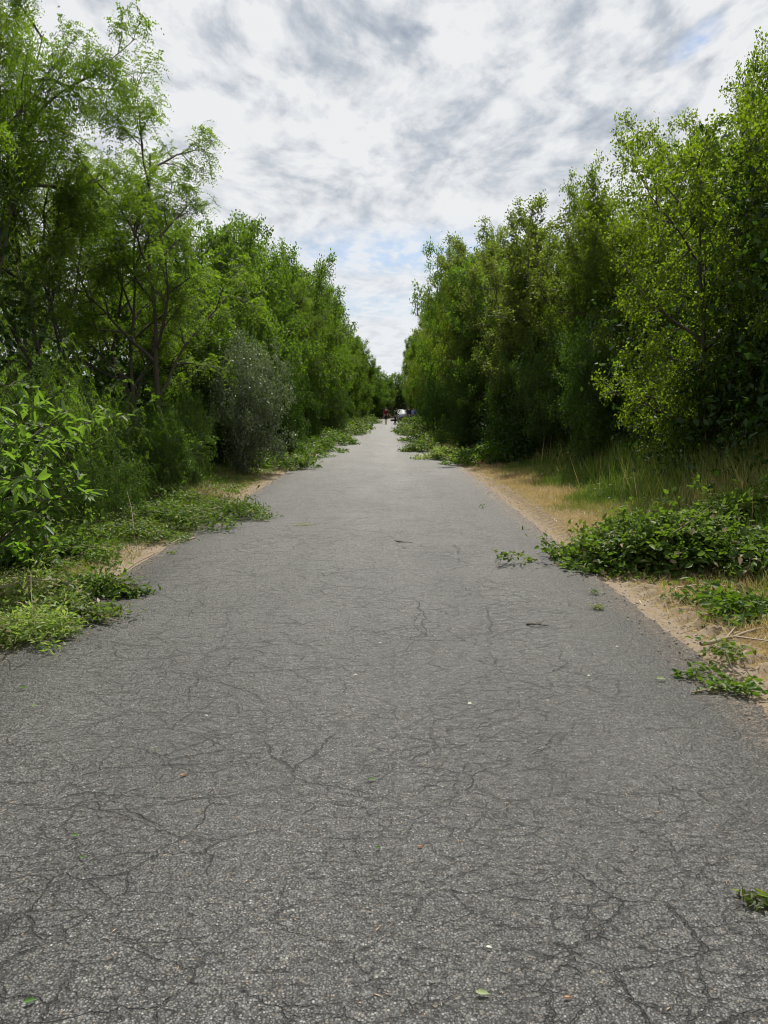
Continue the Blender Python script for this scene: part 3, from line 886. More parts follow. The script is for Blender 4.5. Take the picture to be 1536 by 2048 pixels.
gt.n('ShaderNodeOutputMaterial', {0: gt.n('ShaderNodeBsdfPrincipled', {'Base Color': gc, 'Roughness': .85}).outputs[0]})
o = link('gravel', np_mesh('gravel', V_, Fv, 3, np.repeat(rng.random(n), 8)), gm)
tag(o, 'crumbled asphalt and small gravel along both road edges', kind='stuff')

# bits of straw, crumbs and chips of wood on the asphalt
n = 900
yy = 1.6 * (30 / 1.6) ** rng.random(n); xx = rng.uniform(-2.5, 1.95, n)
P = np.stack([xx, yy, np.full(n, .015)], 1)
D = rng.normal(0, 1, (n, 3)) * np.array([1, 1, .08]); N = np.array([0, 0, 1.0]) + rng.normal(0, .4, (n, 3))
s = rng.uniform(.006, .026, n)
o = foliage_obj('straw_litter', P, D, N, s, np.full(n, .0022) + s * .05, simple('straw', (0.36, 0.25, 0.14), .8, vary=.5), None, rng)
tag(o, 'tiny bits of straw and chaff strewn over the asphalt', kind='stuff')


# ------------------------------------------------------------------ heaps of cut branches
def heap(px, py, a, b, h, n, leaf, mat, label, rz=0.0, z=0.06, seed=0, sticks=8, group='heaps of cut branches along the verges', long=0.5, ratio=.5):
    r = np.random.default_rng(1000 + seed)
    c = hit(px, py, z)
    c.x += float(curve_x(c.y))
    e = empty('cut_branch_heap', (c.x, c.y, float(ground_z(c.x, c.y))), 0)
    tag(e, label, 'cut branches', group)
    K = max(10, n // 55)
    rr_ = r.random(K) ** .6 * r.uniform(.7, 1.25, K); th = r.random(K) * 2 * PI
    ex, ey = rr_ * np.cos(th) * a, rr_ * np.sin(th) * b
    az = r.random(K) * 2 * PI
    mound = h * np.clip(1 - rr_ ** 2, 0.0, 1) ** .6
    ez = mound * r.random(K) ** .55
    ln = long * r.uniform(.5, 1.2, K)
    cs, sn_ = math.cos(rz), math.sin(rz)
    per = n // K
    tt = r.random((K, per)) - .5
    up_k = (r.random(K) < .14) * r.uniform(.4, 1.3, K)
    dirx, diry, dirz = np.cos(az), np.sin(az), r.normal(-.05, .26, K) + up_k
    ez = ez + up_k * .18 * h
    Px = ex[:, None] + dirx[:, None] * ln[:, None] * tt
    Py = ey[:, None] + diry[:, None] * ln[:, None] * tt
    Pz = ez[:, None] + dirz[:, None] * ln[:, None] * tt
    sp = leaf * .9
    Px = (Px + r.normal(0, sp, Px.shape)).ravel(); Py = (Py + r.normal(0, sp, Py.shape)).ravel(); Pz = (Pz + r.normal(0, sp * .6, Pz.shape)).ravel()
    Qx = Px * cs - Py * sn_; Qy = Px * sn_ + Py * cs
    gz = ground_z(c.x + Qx, c.y + Qy)
    onroad = ((c.x + Qx - curve_x(c.y)) < ROAD_R) & ((c.x + Qx - curve_x(c.y)) > ROAD_L)
    gz = np.where(onroad, 0.012, gz) - e.location.z
    Q = np.stack([Qx, Qy, np.maximum(Pz, 0.012 + r.random(len(Pz)) * .03) + gz], 1)
    m_ = len(Q)
    D = np.repeat(np.stack([dirx, diry, dirz], 1), per, 0) * .6 + r.normal(0, .6, (m_, 3)) * np.array([1, 1, .5])
    N = np.array([0, 0, .8]) + r.normal(0, .5, (m_, 3))
    L = leaf * r.uniform(.4, 1.45, m_) * np.repeat(r.uniform(.75, 1.25, K), per)
    tn = np.repeat(r.random(K), per) * .55 + r.random(m_) * .45
    foliage_obj('foliage', Q, D, N, L, L * ratio, M[mat], e, r, shape='leaf' if leaf > .05 and c.y < 9 else 'rhomb', tint=tn)
    paths = []
    for i_ in range(sticks):
        j = r.integers(K)
        L_ = ln[j] * r.uniform(1.0, 1.9)
        p0 = np.array([ex[j], ey[j], ez[j] * .9 + .02]); d = np.array([dirx[j], diry[j], abs(dirz[j]) * r.uniform(0, 1.2)])
        pts = np.array([p0 + d * L_ * (q - .4) + np.array([0, 0, .03 * math.sin(q * 5)]) + r.normal(0, .008, 3) for q in np.linspace(0, 1, 6)])
        x_, y_ = pts[:, 0] * cs - pts[:, 1] * sn_, pts[:, 0] * sn_ + pts[:, 1] * cs
        g_ = ground_z(c.x + x_, c.y + y_)
        pts = np.stack([x_, y_, np.maximum(pts[:, 2], .01) + np.maximum(g_, 0) - e.location.z * (e.location.z > 0)], 1)
        paths.append((pts, np.linspace(r.uniform(.006, .013), .003, 6)))
    for pa in paths:
        link('stick', tubes_mesh('stick', [pa]), M['pale_bark' if seed % 2 else 'stick'], e)
    return e


def hp(*a, **k):
    heap(*a, **k)


# left verge, from near to far
hp(10, 1258, .52, .28, .16, 5200, .050, 'wilt', 'nearest heap of wilted cut greenery at the left edge of the road', seed=1, ratio=.3)
hp(100, 1222, .50, .17, .12, 3200, .050, 'cut', 'narrow dark tongue of cut leaves lying onto the asphalt on the left', seed=2, ratio=.4)
hp(40, 1185, .55, .32, .18, 4600, .050, 'wilt', 'pale wilted heap of cut leaves above the dark tongue at the left edge', seed=3, ratio=.3)
hp(165, 1176, .45, .16, .14, 2400, .052, 'cut', 'heap of cut leaves ending in a tuft on the asphalt, left of the sandy strip', seed=4, ratio=.4)
hp(25, 1128, .55, .30, .22, 3800, .055, 'cut', 'green leafy heap below the big-leaved bush at the left edge', seed=5)
hp(125, 1108, .42, .24, .16, 2600, .052, 'cut', 'green heap of cut twigs in front of the reddish straw patch', seed=6)
hp(255, 1070, .70, .35, .20, 4600, .052, 'cut', 'flat green heap of cut twigs behind the reddish straw patch', seed=7, ratio=.35)
hp(320, 1050, 1.0, .55, .34, 7200, .052, 'cut', 'high middle part of the long heap of cut twigs on the left verge', seed=8, ratio=.35)
hp(425, 1030, .75, .42, .24, 5200, .052, 'cut', 'end of the long left heap that spills onto the asphalt', seed=9, ratio=.35, sticks=5)
hp(482, 1014, .42, .12, .07, 1300, .050, 'cut', 'thin leafy tip pointing onto the asphalt from the long left heap', seed=10, ratio=.35, sticks=1)
hp(300, 1005, 1.2, .7, .30, 4200, .060, 'cut', 'shaded heap of twigs behind the long left heap', seed=11, ratio=.35)
hp(545, 932, 1.2, 1.0, .42, 4200, .080, 'cut', 'heap of cut branches past the sandy patch on the left verge', seed=12)
hp(590, 912, 1.1, 1.2, .48, 4200, .085, 'cut', 'second heap of cut branches past the sandy patch on the left', seed=13)
hp(622, 900, 1.1, 1.6, .50, 3800, .095, 'cut', 'heap of cut branches beside the left road edge, middle of the far row of heaps', seed=14)
hp(655, 886, 1.2, 2.0, .55, 3800, .11, 'cut', 'heap of cut branches jutting onto the far road from the left', seed=15)
hp(690, 868, 1.3, 2.6, .60, 3400, .13, 'cut', 'far heap of cut branches on the left before the walking person', seed=16, sticks=3)
hp(712, 857, 1.3, 3.2, .6, 3000, .15, 'cut', 'last but one far heap of cut branches on the left', seed=17, sticks=2)
hp(735, 846, 1.4, 4.0, .6, 2600, .18, 'cut', 'farthest heap of cut branches on the left, level with the walking person', seed=18, sticks=2)
# right verge
hp(1335, 1128, .92, .52, .50, 15000, .062, 'cut', 'biggest dark green heap of cut branches on the right verge', seed=21, sticks=14, z=.02, ratio=.55)
hp(1165, 1116, .34, .16, .14, 1900, .055, 'cut', 'pointed left end of the biggest heap, lying on the asphalt', seed=22, sticks=3, z=.0, ratio=.5)
hp(1260, 1090, .50, .33, .36, 5000, .058, 'cut', 'left shoulder of the biggest heap on the right verge', seed=23, sticks=6, z=.05, ratio=.5)
hp(1440, 1060, .70, .45, .42, 7000, .062, 'cut', 'bright green crest of branches behind the biggest heap on the right', seed=24, sticks=9, z=.2, ratio=.5)
hp(1530, 1140, .36, .40, .40, 3600, .062, 'cut', 'shaded heap of branches at the right edge beside the biggest heap', seed=25, sticks=6, z=.1, ratio=.5)
hp(1440, 1195, .36, .14, .08, 900, .060, 'cut', 'sparse leafy branch on the dry grass below the biggest heap', seed=26, sticks=4, z=.05, ratio=.45)
hp(1515, 1215, .30, .20, .14, 1300, .062, 'cut', 'small leafy heap at the right edge above the long bare stick', seed=27, sticks=4, z=.08, ratio=.45)
hp(900, 915, .9, .8, .34, 3600, .085, 'wilt', 'pale grey-green heap of cut twigs where the dry right verge begins', seed=31)
hp(985, 925, 1.2, .9, .55, 4600, .090, 'cut', 'dark leafy heap right of the pale grey-green one', seed=32)
hp(845, 900, .75, .8, .35, 3000, .085, 'cut', 'heap of cut branches jutting furthest onto the far road from the right', seed=33)
hp(900, 893, 1.5, 1.6, .75, 4800, .10, 'cut', 'high heap of branches behind the pale grey-green one', seed=34)
hp(850, 880, 1.0, 1.8, .8, 4400, .11, 'cut', 'upright bushy heap of branches right of the far people', seed=35)
hp(815, 868, .8, 1.6, .5, 3000, .12, 'cut', 'small heap of branches lying out on the far road below the people', seed=36)
hp(838, 862, 1.6, 2.6, 1.1, 3800, .14, 'cut', 'tall heap of branches hiding the legs of the people in blue', seed=37)


# ------------------------------------------------------------------ small sprigs, sticks and leaves on the ground
def sprig(pts_px, n, leaf, mat, label, z0=.012, arch=.05, thick=.004, seed=0, group=None, bare=False, ratio=.5, name='leafy_twig', cat='twig', spread=.04, sm='stick'):
    r = np.random.default_rng(500 + seed)
    W = [hit(*q, z0) for q in pts_px]
    c = W[0]
    e = empty(name, (c.x, c.y, 0))
    tag(e, label, cat, group)
    pts = np.array([[p.x - c.x, p.y - c.y, 0] for p in W])
    t_ = np.linspace(0, len(pts) - 1, 9)
    k = np.minimum(t_.astype(int), len(pts) - 2)
    pp = pts[k] + (pts[k + 1] - pts[k]) * (t_ - k)[:, None]
    gz = ground_z(c.x + pp[:, 0], c.y + pp[:, 1])
    base = np.maximum(gz, 0.0) + 0.006
    pp[:, 2] = base + thick + arch * np.sin(np.linspace(0, PI, 9)) ** 2
    pp += r.normal(0, .004, pp.shape) * np.array([1, 1, .4])
    paths = [(pp, np.linspace(thick, thick * .35, 9))]
    L_tot = np.linalg.norm(pts[-1] - pts[0])
    side = []
    for j in range(5 if not bare else 2):
        q = r.integers(2, 8); d = unit(pp[q] - pp[q - 1]); az = (1 if j % 2 else -1) * r.uniform(.5, 1.0)
        dd = np.array([d[0] * math.cos(az) - d[1] * math.sin(az), d[0] * math.sin(az) + d[1] * math.cos(az), .05 if bare else .25])
        s = np.array([pp[q] + dd * L_tot * .30 * u_ - np.array([0, 0, .2 * u_ * u_ * L_tot * (0 if bare else .25)]) for u_ in np.linspace(0, 1, 5)])
        s[:, 2] = np.maximum(s[:, 2], .012)
        paths.append((s, np.linspace(thick * .6, thick * .3, 5))); side.append(s)
    link('stem', tubes_mesh('stem', paths), M[sm], e)
    if n:
        al = np.concatenate([pp[2:]] + side)
        P = al[r.integers(len(al), size=n)] + r.normal(0, spread, (n, 3)) * np.array([1, 1, .5])
        P[:, 2] = np.maximum(P[:, 2], .014 + r.random(n) * .02)
        D = r.normal(0, 1, (n, 3)) * np.array([1, 1, .4]); N = np.array([0, 0, .8]) + r.normal(0, .6, (n, 3))
        L = leaf * r.uniform(.7, 1.25, n)
        foliage_obj('leaves', P, D, N, L, L * ratio, M[mat], e, r, shape='leaf')
    return e


sprig([(985, 1140), (1008, 1132), (1035, 1118)], 70, .052, 'cut', 'leafy twig casting a shadow on the open asphalt right of the middle', arch=.10, seed=1, spread=.035)
sprig([(1042, 1128), (1052, 1124), (1062, 1122)], 26, .045, 'maple', 'small yellow-green leaf tuft on the asphalt, between the leafy twig and the big heap', arch=.05, seed=2, spread=.02)
sprig([(1178, 1218), (1190, 1216), (1203, 1218)], 60, .030, 'wilt', 'pale green feathery tuft on the asphalt below the biggest heap', arch=.02, seed=3, spread=.02, ratio=.25)
sprig([(1176, 1188), (1185, 1186), (1194, 1187)], 30, .030, 'cut', 'tiny green tuft just above the pale feathery one', arch=.02, seed=4, spread=.015, ratio=.3)
sprig([(1338, 1347), (1365, 1350), (1396, 1356)], 55, .038, 'cut', 'thin leafy twig lying at the right road edge beside a pale leaf', arch=.015, seed=5, spread=.018, ratio=.55)
sprig([(1480, 1365), (1445, 1330), (1430, 1302)], 70, .045, 'cut', 'upright leafy sprig on the sandy right edge', arch=.10, seed=6, spread=.035, ratio=.6)
sprig([(1500, 1352), (1470, 1330), (1450, 1312)], 60, .045, 'cut', 'leafy sprig on the dry grass just right of the upright one', arch=.10, seed=16, spread=.035, ratio=.6)
sprig([(1398, 1330), (1418, 1352), (1450, 1378)], 90, .045, 'cut', 'drooping leafy sprig at the right road edge below the upright one', arch=.05, seed=7, spread=.03, ratio=.6)
sprig([(1380, 1385), (1450, 1382), (1536, 1388)], 110, .042, 'cut', 'long leafy branch along the right road edge, lowest of the sprigs there', arch=.03, seed=8, spread=.03, ratio=.55, thick=.006)
sprig([(1475, 1788), (1505, 1800), (1560, 1812)], 60, .036, 'maple', 'yellow-green sprig at the right edge of the bottom asphalt', arch=.015, seed=9, spread=.016, ratio=.5)
sprig([(1052, 1249), (1070, 1252), (1092, 1252)], 0, .03, 'cut', 'small bare dark stick with two offshoots on the asphalt', arch=.012, seed=10, bare=True, name='stick', cat='stick', thick=.011, sm='bark')
sprig([(790, 1082), (805, 1086), (825, 1085)], 0, .03, 'cut', 'thin bare twig in the middle of the road', arch=.01, seed=11, bare=True, name='stick', cat='stick', thick=.009, sm='bark')
sprig([(1400, 1290), (1470, 1284), (1560, 1252)], 0, .03, 'cut', 'long pale bare branch running off the right edge of the picture', arch=.03, seed=12, bare=True, name='stick', cat='stick', thick=.016, sm='pale_bark')
sprig([(1340, 1178), (1390, 1176), (1440, 1172)], 0, .03, 'cut', 'pale bare stick below the biggest heap on the dry grass', arch=.02, seed=13, bare=True, name='stick', cat='stick', thick=.010, sm='pale_bark')
sprig([(425, 1003), (440, 1000), (468, 996)], 0, .03, 'cut', 'brown bare stick poking out of the long left heap', arch=.03, seed=14, bare=True, name='stick', cat='stick', thick=.010)
sprig([(575, 1048), (600, 1052), (625, 1050)], 60, .030, 'wilt', 'thin spread of pale wilted sprigs on the asphalt left of the middle', arch=.0, seed=15, spread=.06, ratio=.2)
sprig([(332, 1106), (340, 1107), (350, 1106)], 14, .035, 'maple', 'small yellowish tuft on the asphalt near the left sandy edge', arch=.01, seed=17, spread=.015, ratio=.4)
sprig([(958, 1014), (963, 1016), (968, 1017)], 10, .035, 'cut', 'tiny dark twig standing on the asphalt near the right edge', arch=.06, seed=18, spread=.015, ratio=.4)

M['leafp'] = leaf_mat('pale_fallen_leaf', (.22, .30, .12), (.26, .33, .15), (.3, .4, .15), .5, .3, 1.35)
M['leafg'] = leaf_mat('green_fallen_leaf', (.05, .13, .02), (.07, .15, .03), (.15, .3, .03), .4, .3, 1.4)
M['leafw'] = leaf_mat('white_fallen_petal', (.62, .62, .50), (.7, .7, .6), (.6, .6, .5), .6, .2, 1.3)
M['chip'] = simple('wood_chip', (.52, .34, .22), .8, vary=.2, scale=60)
LEAVES = [(965, 1988, .038, 'leafp', 'pale green oval leaf near the bottom edge'), (978, 1896, .018, 'leafw', 'cream petal above the pale oval leaf at the bottom'),
          (840, 1693, .022, 'chip', 'pinkish wood chip on the lower middle asphalt'), (367, 1550, .030, 'chip', 'pinkish wood chip on the left asphalt'),
          (165, 1716, .026, 'leafg', 'small curled green leaf at the lower left'), (45, 1376, .055, 'leafg', 'green leaf at the left edge of the asphalt'),
          (68, 1412, .030, 'leafp', 'small pale leaf right below the green one at the left edge'), (1322, 1358, .060, 'leafp', 'pale leaf beside the thin twig at the right road edge'),
          (712, 1350, .020, 'leafw', 'white petal near the centre of the asphalt'), (761, 1287, .022, 'leafw', 'white petal below the middle crack'),
          (940, 1408, .026, 'leafw', 'white curled petal right of the centre'), (60, 2004, .032, 'leafg', 'narrow green leaf in the bottom left corner'),
          (413, 1432, .020, 'leafw', 'white petal on the left half of the road'), (1234, 1294, .022, 'leafw', 'white petal below the bare dark stick'),
          (745, 1560, .035, 'leafg', 'green straw-like leaf in the lower middle'), (150, 1672, .028, 'leafg', 'thin green leaf above the curled one at the lower left'),
          (757, 1697, .022, 'leafg', 'green leaf scrap left of the pinkish chip'), (310, 1501, .024, 'leafg', 'green leaf scrap above the pinkish chip on the left'),
          (1178, 1352, .022, 'leafw', 'tiny white petal left of the road edge sprigs'), (1135, 1995, .022, 'chip', 'brown wood chip at the bottom right of the pale leaf')]
for q, (px, py, s, mt, lb) in enumerate(LEAVES):
    r = np.random.default_rng(q + 90)
    c = hit(px, py, .017)
    P = np.array([[-s / 2, 0, .004]]); az = r.uniform(-.5, .5)
    D = np.array([[1.0, 0, .05]]); N = np.array([[0, -.25, 1.0]])
    V_, F_, k_ = leaf_quads(P, D, N, np.array([s]), np.array([s * (.3 if mt == 'chip' else .48)]), .22, 'leaf')
    me = np_mesh('fallen_leaf', V_, F_, 4, np.full(2, r.random()))
    if mt == 'chip':
        V2 = np.concatenate([V_, V_ - np.array([0, 0, .006])])
        F2 = np.concatenate([F_, F_[:, ::-1] + len(V_), np.array([[a, (a + 1) % 6, (a + 1) % 6 + 6, a + 6] for a in range(6)])])
        me = np_mesh('wood_chip', V2, F2, 4)
    o = link('wood_chip' if mt == 'chip' else 'fallen_leaf', me, M[mt])
    o.location = (c.x, c.y, c.z); o.rotation_euler = (0, 0, az)
    tag(o, lb, 'wood chip' if mt == 'chip' else 'leaf', 'bits lying on the asphalt')


# ------------------------------------------------------------------ big-leaved bush at the left edge
def broad_bush(px, Yd, h, rad, nst, label, seed, leafL=.17, per=16, low=.12):
    r = np.random.default_rng(seed)
    c = spot(px, Yd)
    e = empty('broad_leaved_bush', c)
    tag(e, label, 'bush')
    paths, Ps, Ds = [], [], []
    for s in range(nst):
        az = r.uniform(0, 2 * PI); ln = h * r.uniform(.6, 1.1); lean = r.uniform(.1, .9) * rad / h * 1.6
        d = np.array([math.cos(az) * lean, math.sin(az) * lean, 1.0]); d /= np.linalg.norm(d)
        p = np.array([math.cos(az) * .1, math.sin(az) * .1, -.05]); pts = [p]
        for k in range(9):
            d = unit(d + r.normal(0, .08, 3) + np.array([math.cos(az) * .07, math.sin(az) * .07, -.045 * k / 3]))
            p = p + d * ln / 9; pts.append(p)
        pts = np.array(pts); paths.append((pts, np.linspace(.013, .003, 10)))
        for k in range(2, 10):
            for j in range(per // 8 + 1):
                a2 = r.uniform(0, 2 * PI)
                o_ = np.array([math.cos(a2), math.sin(a2), r.uniform(-.1, .5)])
                tl = r.uniform(.08, .28)
                q0 = pts[k]; q1 = q0 + unit(o_) * tl
                paths.append((np.array([q0, (q0 + q1) / 2 + [0, 0, .02], q1]), np.array([.004, .003, .002])))
                m_ = r.integers(4, 7)
                for w_ in range(m_):
                    f = (w_ + 1) / m_
                    Ps.append(q0 + (q1 - q0) * f)
                    sd = unit(o_ + r.normal(0, .75, 3) + np.array([0, 0, -.25])); Ds.append(sd)
    P = np.array(Ps); D = np.array(Ds); n = len(P)
    kz = P[:, 2] > low + r.normal(0, .08, len(P))
    P, D = P[kz], D[kz]; n = len(P)
    L = leafL * r.uniform(.6, 1.15, n)
    N = np.array([0, 0, .9]) + r.normal(0, .4, (n, 3))
    foliage_obj('foliage', P, D, N, L, L * .40, M['broad'], e, r, shape='leaf', fold=.12)
    link('stem', tubes_mesh('stem', paths), M['bark'], e)
    return e


broad_bush(-110, 6.2, 2.0, .22, 22, 'bush with large glossy pointed leaves at the left edge of the picture', 4, .14, low=.70)
broad_bush(85, 7.4, .85, .16, 4, 'short sprout with large pointed leaves right of the glossy bush', 6, .13, 8)
broad_bush(325, 13.8, 1.8, .30, 10, 'bush with long bright leaves leaning over the verge left of the grey shrub', 9, .16, 8)
#NEXT2


# ------------------------------------------------------------------ people
def skin(name, verts, edges, rad, mat, parent, sub=2, root=0):
    me = bpy.data.meshes.new(name)
    me.from_pydata([tuple(v_) for v_ in verts], edges, [])
    o = bpy.data.objects.new(name, me)
    COL.objects.link(o)
    md = o.modifiers.new('skin', 'SKIN')
    md.use_smooth_shade = True
    for i_, sv in enumerate(me.skin_vertices[0].data):
        rv = rad[i_]
        sv.radius = (rv, rv) if not isinstance(rv, tuple) else rv
        sv.use_root = (i_ == root)
    s_ = o.modifiers.new('sub', 'SUBSURF'); s_.levels = s_.render_levels = sub
    dg = bpy.context.evaluated_depsgraph_get()
    me2 = bpy.data.meshes.new_from_object(o.evaluated_get(dg))
    bpy.data.objects.remove(o)
    for p_ in me2.polygons: p_.use_smooth = True
    me2.name = name
    me2.materials.clear()
    return link(name, me2, mat, parent)


M['skin'] = simple('skin', (.42, .26, .18), .55, vary=.08)
M['hair'] = simple('hair', (.03, .022, .018), .6, vary=.3, scale=60)


def person(loc, rz, label, shirt, trousers, arms, legs, height=1.76, bend=0.0, sleeves=.55, shorts=False, cap=None, skinm='skin'):
    """arms: two (elbow, wrist) offsets from the shoulder; legs: two (knee, ankle) offsets from the hip; x right, y forward"""
    e = empty('person', loc, rz)
    tag(e, label, 'person', 'people on the far road')
    k = height / 1.76
    V3 = lambda *a: Vector(a) * k
    hip = V3(0, 0, .95); sb, cb = math.sin(bend), math.cos(bend)
    tor = lambda x, y, z: hip + Vector((x, y * cb + z * sb, z * cb - y * sb)) * k
    V_ = [hip, tor(0, 0, .18), tor(0, .01, .36), tor(0, 0, .48), tor(0, .01, .57), tor(0, .035, .66), tor(0, .03, .76)]
    Rd = [(.145, .11), (.135, .10), (.165, .115), (.12, .09), (.052, .055), (.078, .092), (.062, .075)]
    E = [(0, 1), (1, 2), (2, 3), (3, 4), (4, 5), (5, 6)]
    Sv, Se, Sr = [V_[0] + Vector((0, 0, -.05 * k)), V_[1], V_[2], V_[3], tor(0, .01, .52)], [(0, 1), (1, 2), (2, 3), (3, 4)], [(.165, .13), (.155, .12), (.18, .13), (.135, .10), (.075, .07)]
    Tv, Te, Tr = [V_[0] + Vector((0, 0, .06 * k)), V_[0]], [(0, 1)], [(.15, .12), (.155, .125)]
    for sd, (el, wr) in zip((-1, 1), arms):
        sh = tor(.185 * sd, 0, .46)
        el = sh + Vector(el) * k; wr = el + Vector(wr) * k
        i0 = len(V_)
        V_ += [sh, el, wr]; Rd += [(.058, .058), (.040, .040), (.027, .024)]
        E += [(3, i0), (i0, i0 + 1), (i0 + 1, i0 + 2)]
        d = (wr - el).normalized(); s_ = d.cross(Vector((0, 1, .1))).normalized(); f_ = s_.cross(d)
        palm = wr + d * .075 * k
        V_.append(palm); Rd.append((.036, .018)); E.append((i0 + 2, i0 + 3))
        for q, fl in enumerate((.065, .078, .072, .055)):
            a_ = palm + s_ * (.030 - .020 * q) * k + d * .015 * k
            b_ = a_ + (d * .6 + f_ * .35) * fl * k * .6; c_ = b_ + (d * .35 + f_ * .6) * fl * k * .6
            i1 = len(V_); V_ += [a_, b_, c_]; Rd += [.009, .008, .006]; E += [(i0 + 3, i1), (i1, i1 + 1), (i1 + 1, i1 + 2)]
        i1 = len(V_); V_ += [wr + d * .03 * k + s_ * .035 * k, wr + d * .065 * k + s_ * .055 * k + f_ * .02 * k]; Rd += [.011, .008]; E += [(i0 + 2, i1), (i1, i1 + 1)]
        j0 = len(Sv)
        slv = sh + (el - sh) * min(1, sleeves / .55)
        Sv += [sh, slv]; Sr += [.072, .060]; Se += [(3, j0), (j0, j0 + 1)]
        if sleeves > .6:
            Sv.append(el + (wr - el) * .92); Sr.append(.042); Se.append((j0 + 1, j0 + 2))
    for sd, (kn, an) in zip((-1, 1), legs):
        hj = hip + V3(.09 * sd, 0, -.06)
        kn = hj + Vector(kn) * k; an = kn + Vector(an) * k
        i0 = len(V_)
        V_ += [hj, kn, an, an + V3(0, .10, -.045), an + V3(0, .17, -.05)]; Rd += [(.085, .09), (.055, .058), (.036, .038), (.040, .028), (.034, .02)]
        E += [(0, i0), (i0, i0 + 1), (i0 + 1, i0 + 2), (i0 + 2, i0 + 3), (i0 + 3, i0 + 4)]
        j0 = len(Tv)
        Tv += [hj, kn]; Tr += [(.10, .105), (.072, .075)]; Te += [(1, j0), (j0, j0 + 1)]
        if not shorts:
            Tv.append(kn + (an - kn) * .93); Tr.append((.056, .058)); Te.append((j0 + 1, j0 + 2))
        skin('shoe', [an + V3(0, -.05, -.045), an + V3(0, .05, -.045), an + V3(0, .19, -.055)], [(0, 1), (1, 2)], [(.045, .04), (.05, .045), (.042, .03)], M['shoe'], e, 1)
    rdx = [tuple(q * k for q in (r_ if isinstance(r_, tuple) else (r_, r_))) for r_ in Rd]
    body = skin('body', V_, E, rdx, M[skinm], e)
    skin('shirt', Sv, Se, [tuple(q * k for q in (r_ if isinstance(r_, tuple) else (r_, r_))) for r_ in Sr], shirt, e)
    skin('trousers', Tv, Te, [tuple(q * k for q in (r_ if isinstance(r_, tuple) else (r_, r_))) for r_ in Tr], trousers, e)
    hc = V_[5]; fw = Vector((0, cb, -sb)); up_ = Vector((0, sb, cb))
    skin('nose', [hc + fw * .085 * k + up_ * .01 * k, hc + fw * .112 * k - up_ * .012 * k], [(0, 1)], [.010, .013], M[skinm], e, 1)
    skin('mouth', [hc + fw * .092 * k - up_ * .045 * k + Vector((-.02, 0, 0)) * k, hc + fw * .092 * k - up_ * .045 * k + Vector((.02, 0, 0)) * k], [(0, 1)], [.006, .006], M['lip'], e, 1)
    for sd in (-1, 1):
        ex_ = Vector((sd, 0, 0))
        skin('eye', [hc + fw * .082 * k + up_ * .022 * k + ex_ * .026 * k, hc + fw * .089 * k + up_ * .022 * k + ex_ * .028 * k], [(0, 1)], [.010, .009], M['hair'], e, 1)
        skin('ear', [hc + up_ * .02 * k + ex_ * .078 * k, hc - up_ * .02 * k + ex_ * .076 * k], [(0, 1)], [.016, .012], M[skinm], e, 1)
    skin('cap' if cap else 'hair', [hc - fw * .035 * k + up_ * .0 * k, hc - fw * .02 * k + up_ * .07 * k, hc + fw * .03 * k + up_ * .085 * k], [(0, 1), (1, 2)], [(.084 * k, .075 * k), (.088 * k, .08 * k), (.07 * k, .05 * k)], cap or M['hair'], e)
    return e


M['shoe'] = simple('shoe', (.03, .03, .03), .6)
M['lip'] = simple('lips', (.30, .12, .10), .5)
M['red'] = simple('red_cotton', (.16, .014, .026), .85, vary=.12)
M['black'] = simple('black_cotton', (.018, .018, .022), .85)
M['navy'] = simple('navy_cotton', (.022, .028, .075), .85)
M['blue'] = simple('light_blue_cotton', (.28, .33, .70), .85, vary=.1)
M['jeans'] = simple('dark_denim', (.035, .045, .085), .85)
down = ((0, -.02, -.29), (.0, .05, -.26))
stand = ((.0, .0, -.42), (.0, .0, -.41))
P1 = hit(772, 849)
person((P1.x, P1.y, .012), 0.1, 'person in a dark red shirt and dark shorts walking alone', M['red'], M['black'],
       [((-.04, -.10, -.27), (.0, .02, -.26)), ((.04, .10, -.27), (.0, .10, -.24))], [((.02, .14, -.40), (.02, -.02, -.42)), ((-.02, -.06, -.42), (-.02, -.16, -.38))], 1.74, shorts=True)
P2 = hit(790.5, 849)
p2p = person((P2.x, P2.y, .012), -1.5, 'person in black clothes holding a long pale pole beside the dark log', M['black'], M['black'],
             [((-.03, .12, -.26), (.0, .20, -.12)), ((.03, .10, -.27), (.0, .22, -.10))], [((.0, .08, -.41), (.0, -.06, -.41)), ((.0, -.04, -.42), (.0, -.05, -.41))], 1.62, bend=.25, sleeves=1.0)
P3 = Vector((2.62, 80.0, .012)); P4 = Vector((3.12, 81.5, .012))
person((2.05, 79.0, .012), 2.6, 'person in navy clothes left of the one in the light blue shirt', M['navy'], M['jeans'],
       [((-.04, .10, -.27), (.1, .18, -.14)), down], [stand, stand], 1.78, sleeves=1.0, cap=M['navy'])
person((2.50, 79.5, .012), -.5, 'person in a light blue shirt and navy cap behind the heap of branches', M['blue'], M['jeans'],
       [down, ((.16, .10, -.20), (.06, .18, -.10))], [stand, stand], 1.72, cap=M['navy'])

# the pole held by the person in black
pole = link('wooden_pole', tubes_mesh('wooden_pole', [(np.array([[0, 0, 0], [.02, .0, .7], [.0, 0, 1.5]]), np.array([.022, .02, .018])), (np.array([[-.02, 0, 1.50], [.0, 0, 1.52], [.02, 0, 1.5]]), np.array([.018, .02, .018]))]), M['pale_bark'])
pole.location = (P2.x + .36, P2.y - .1, .012)
tag(pole, 'long pale wooden pole held upright by the person in black', 'pole')
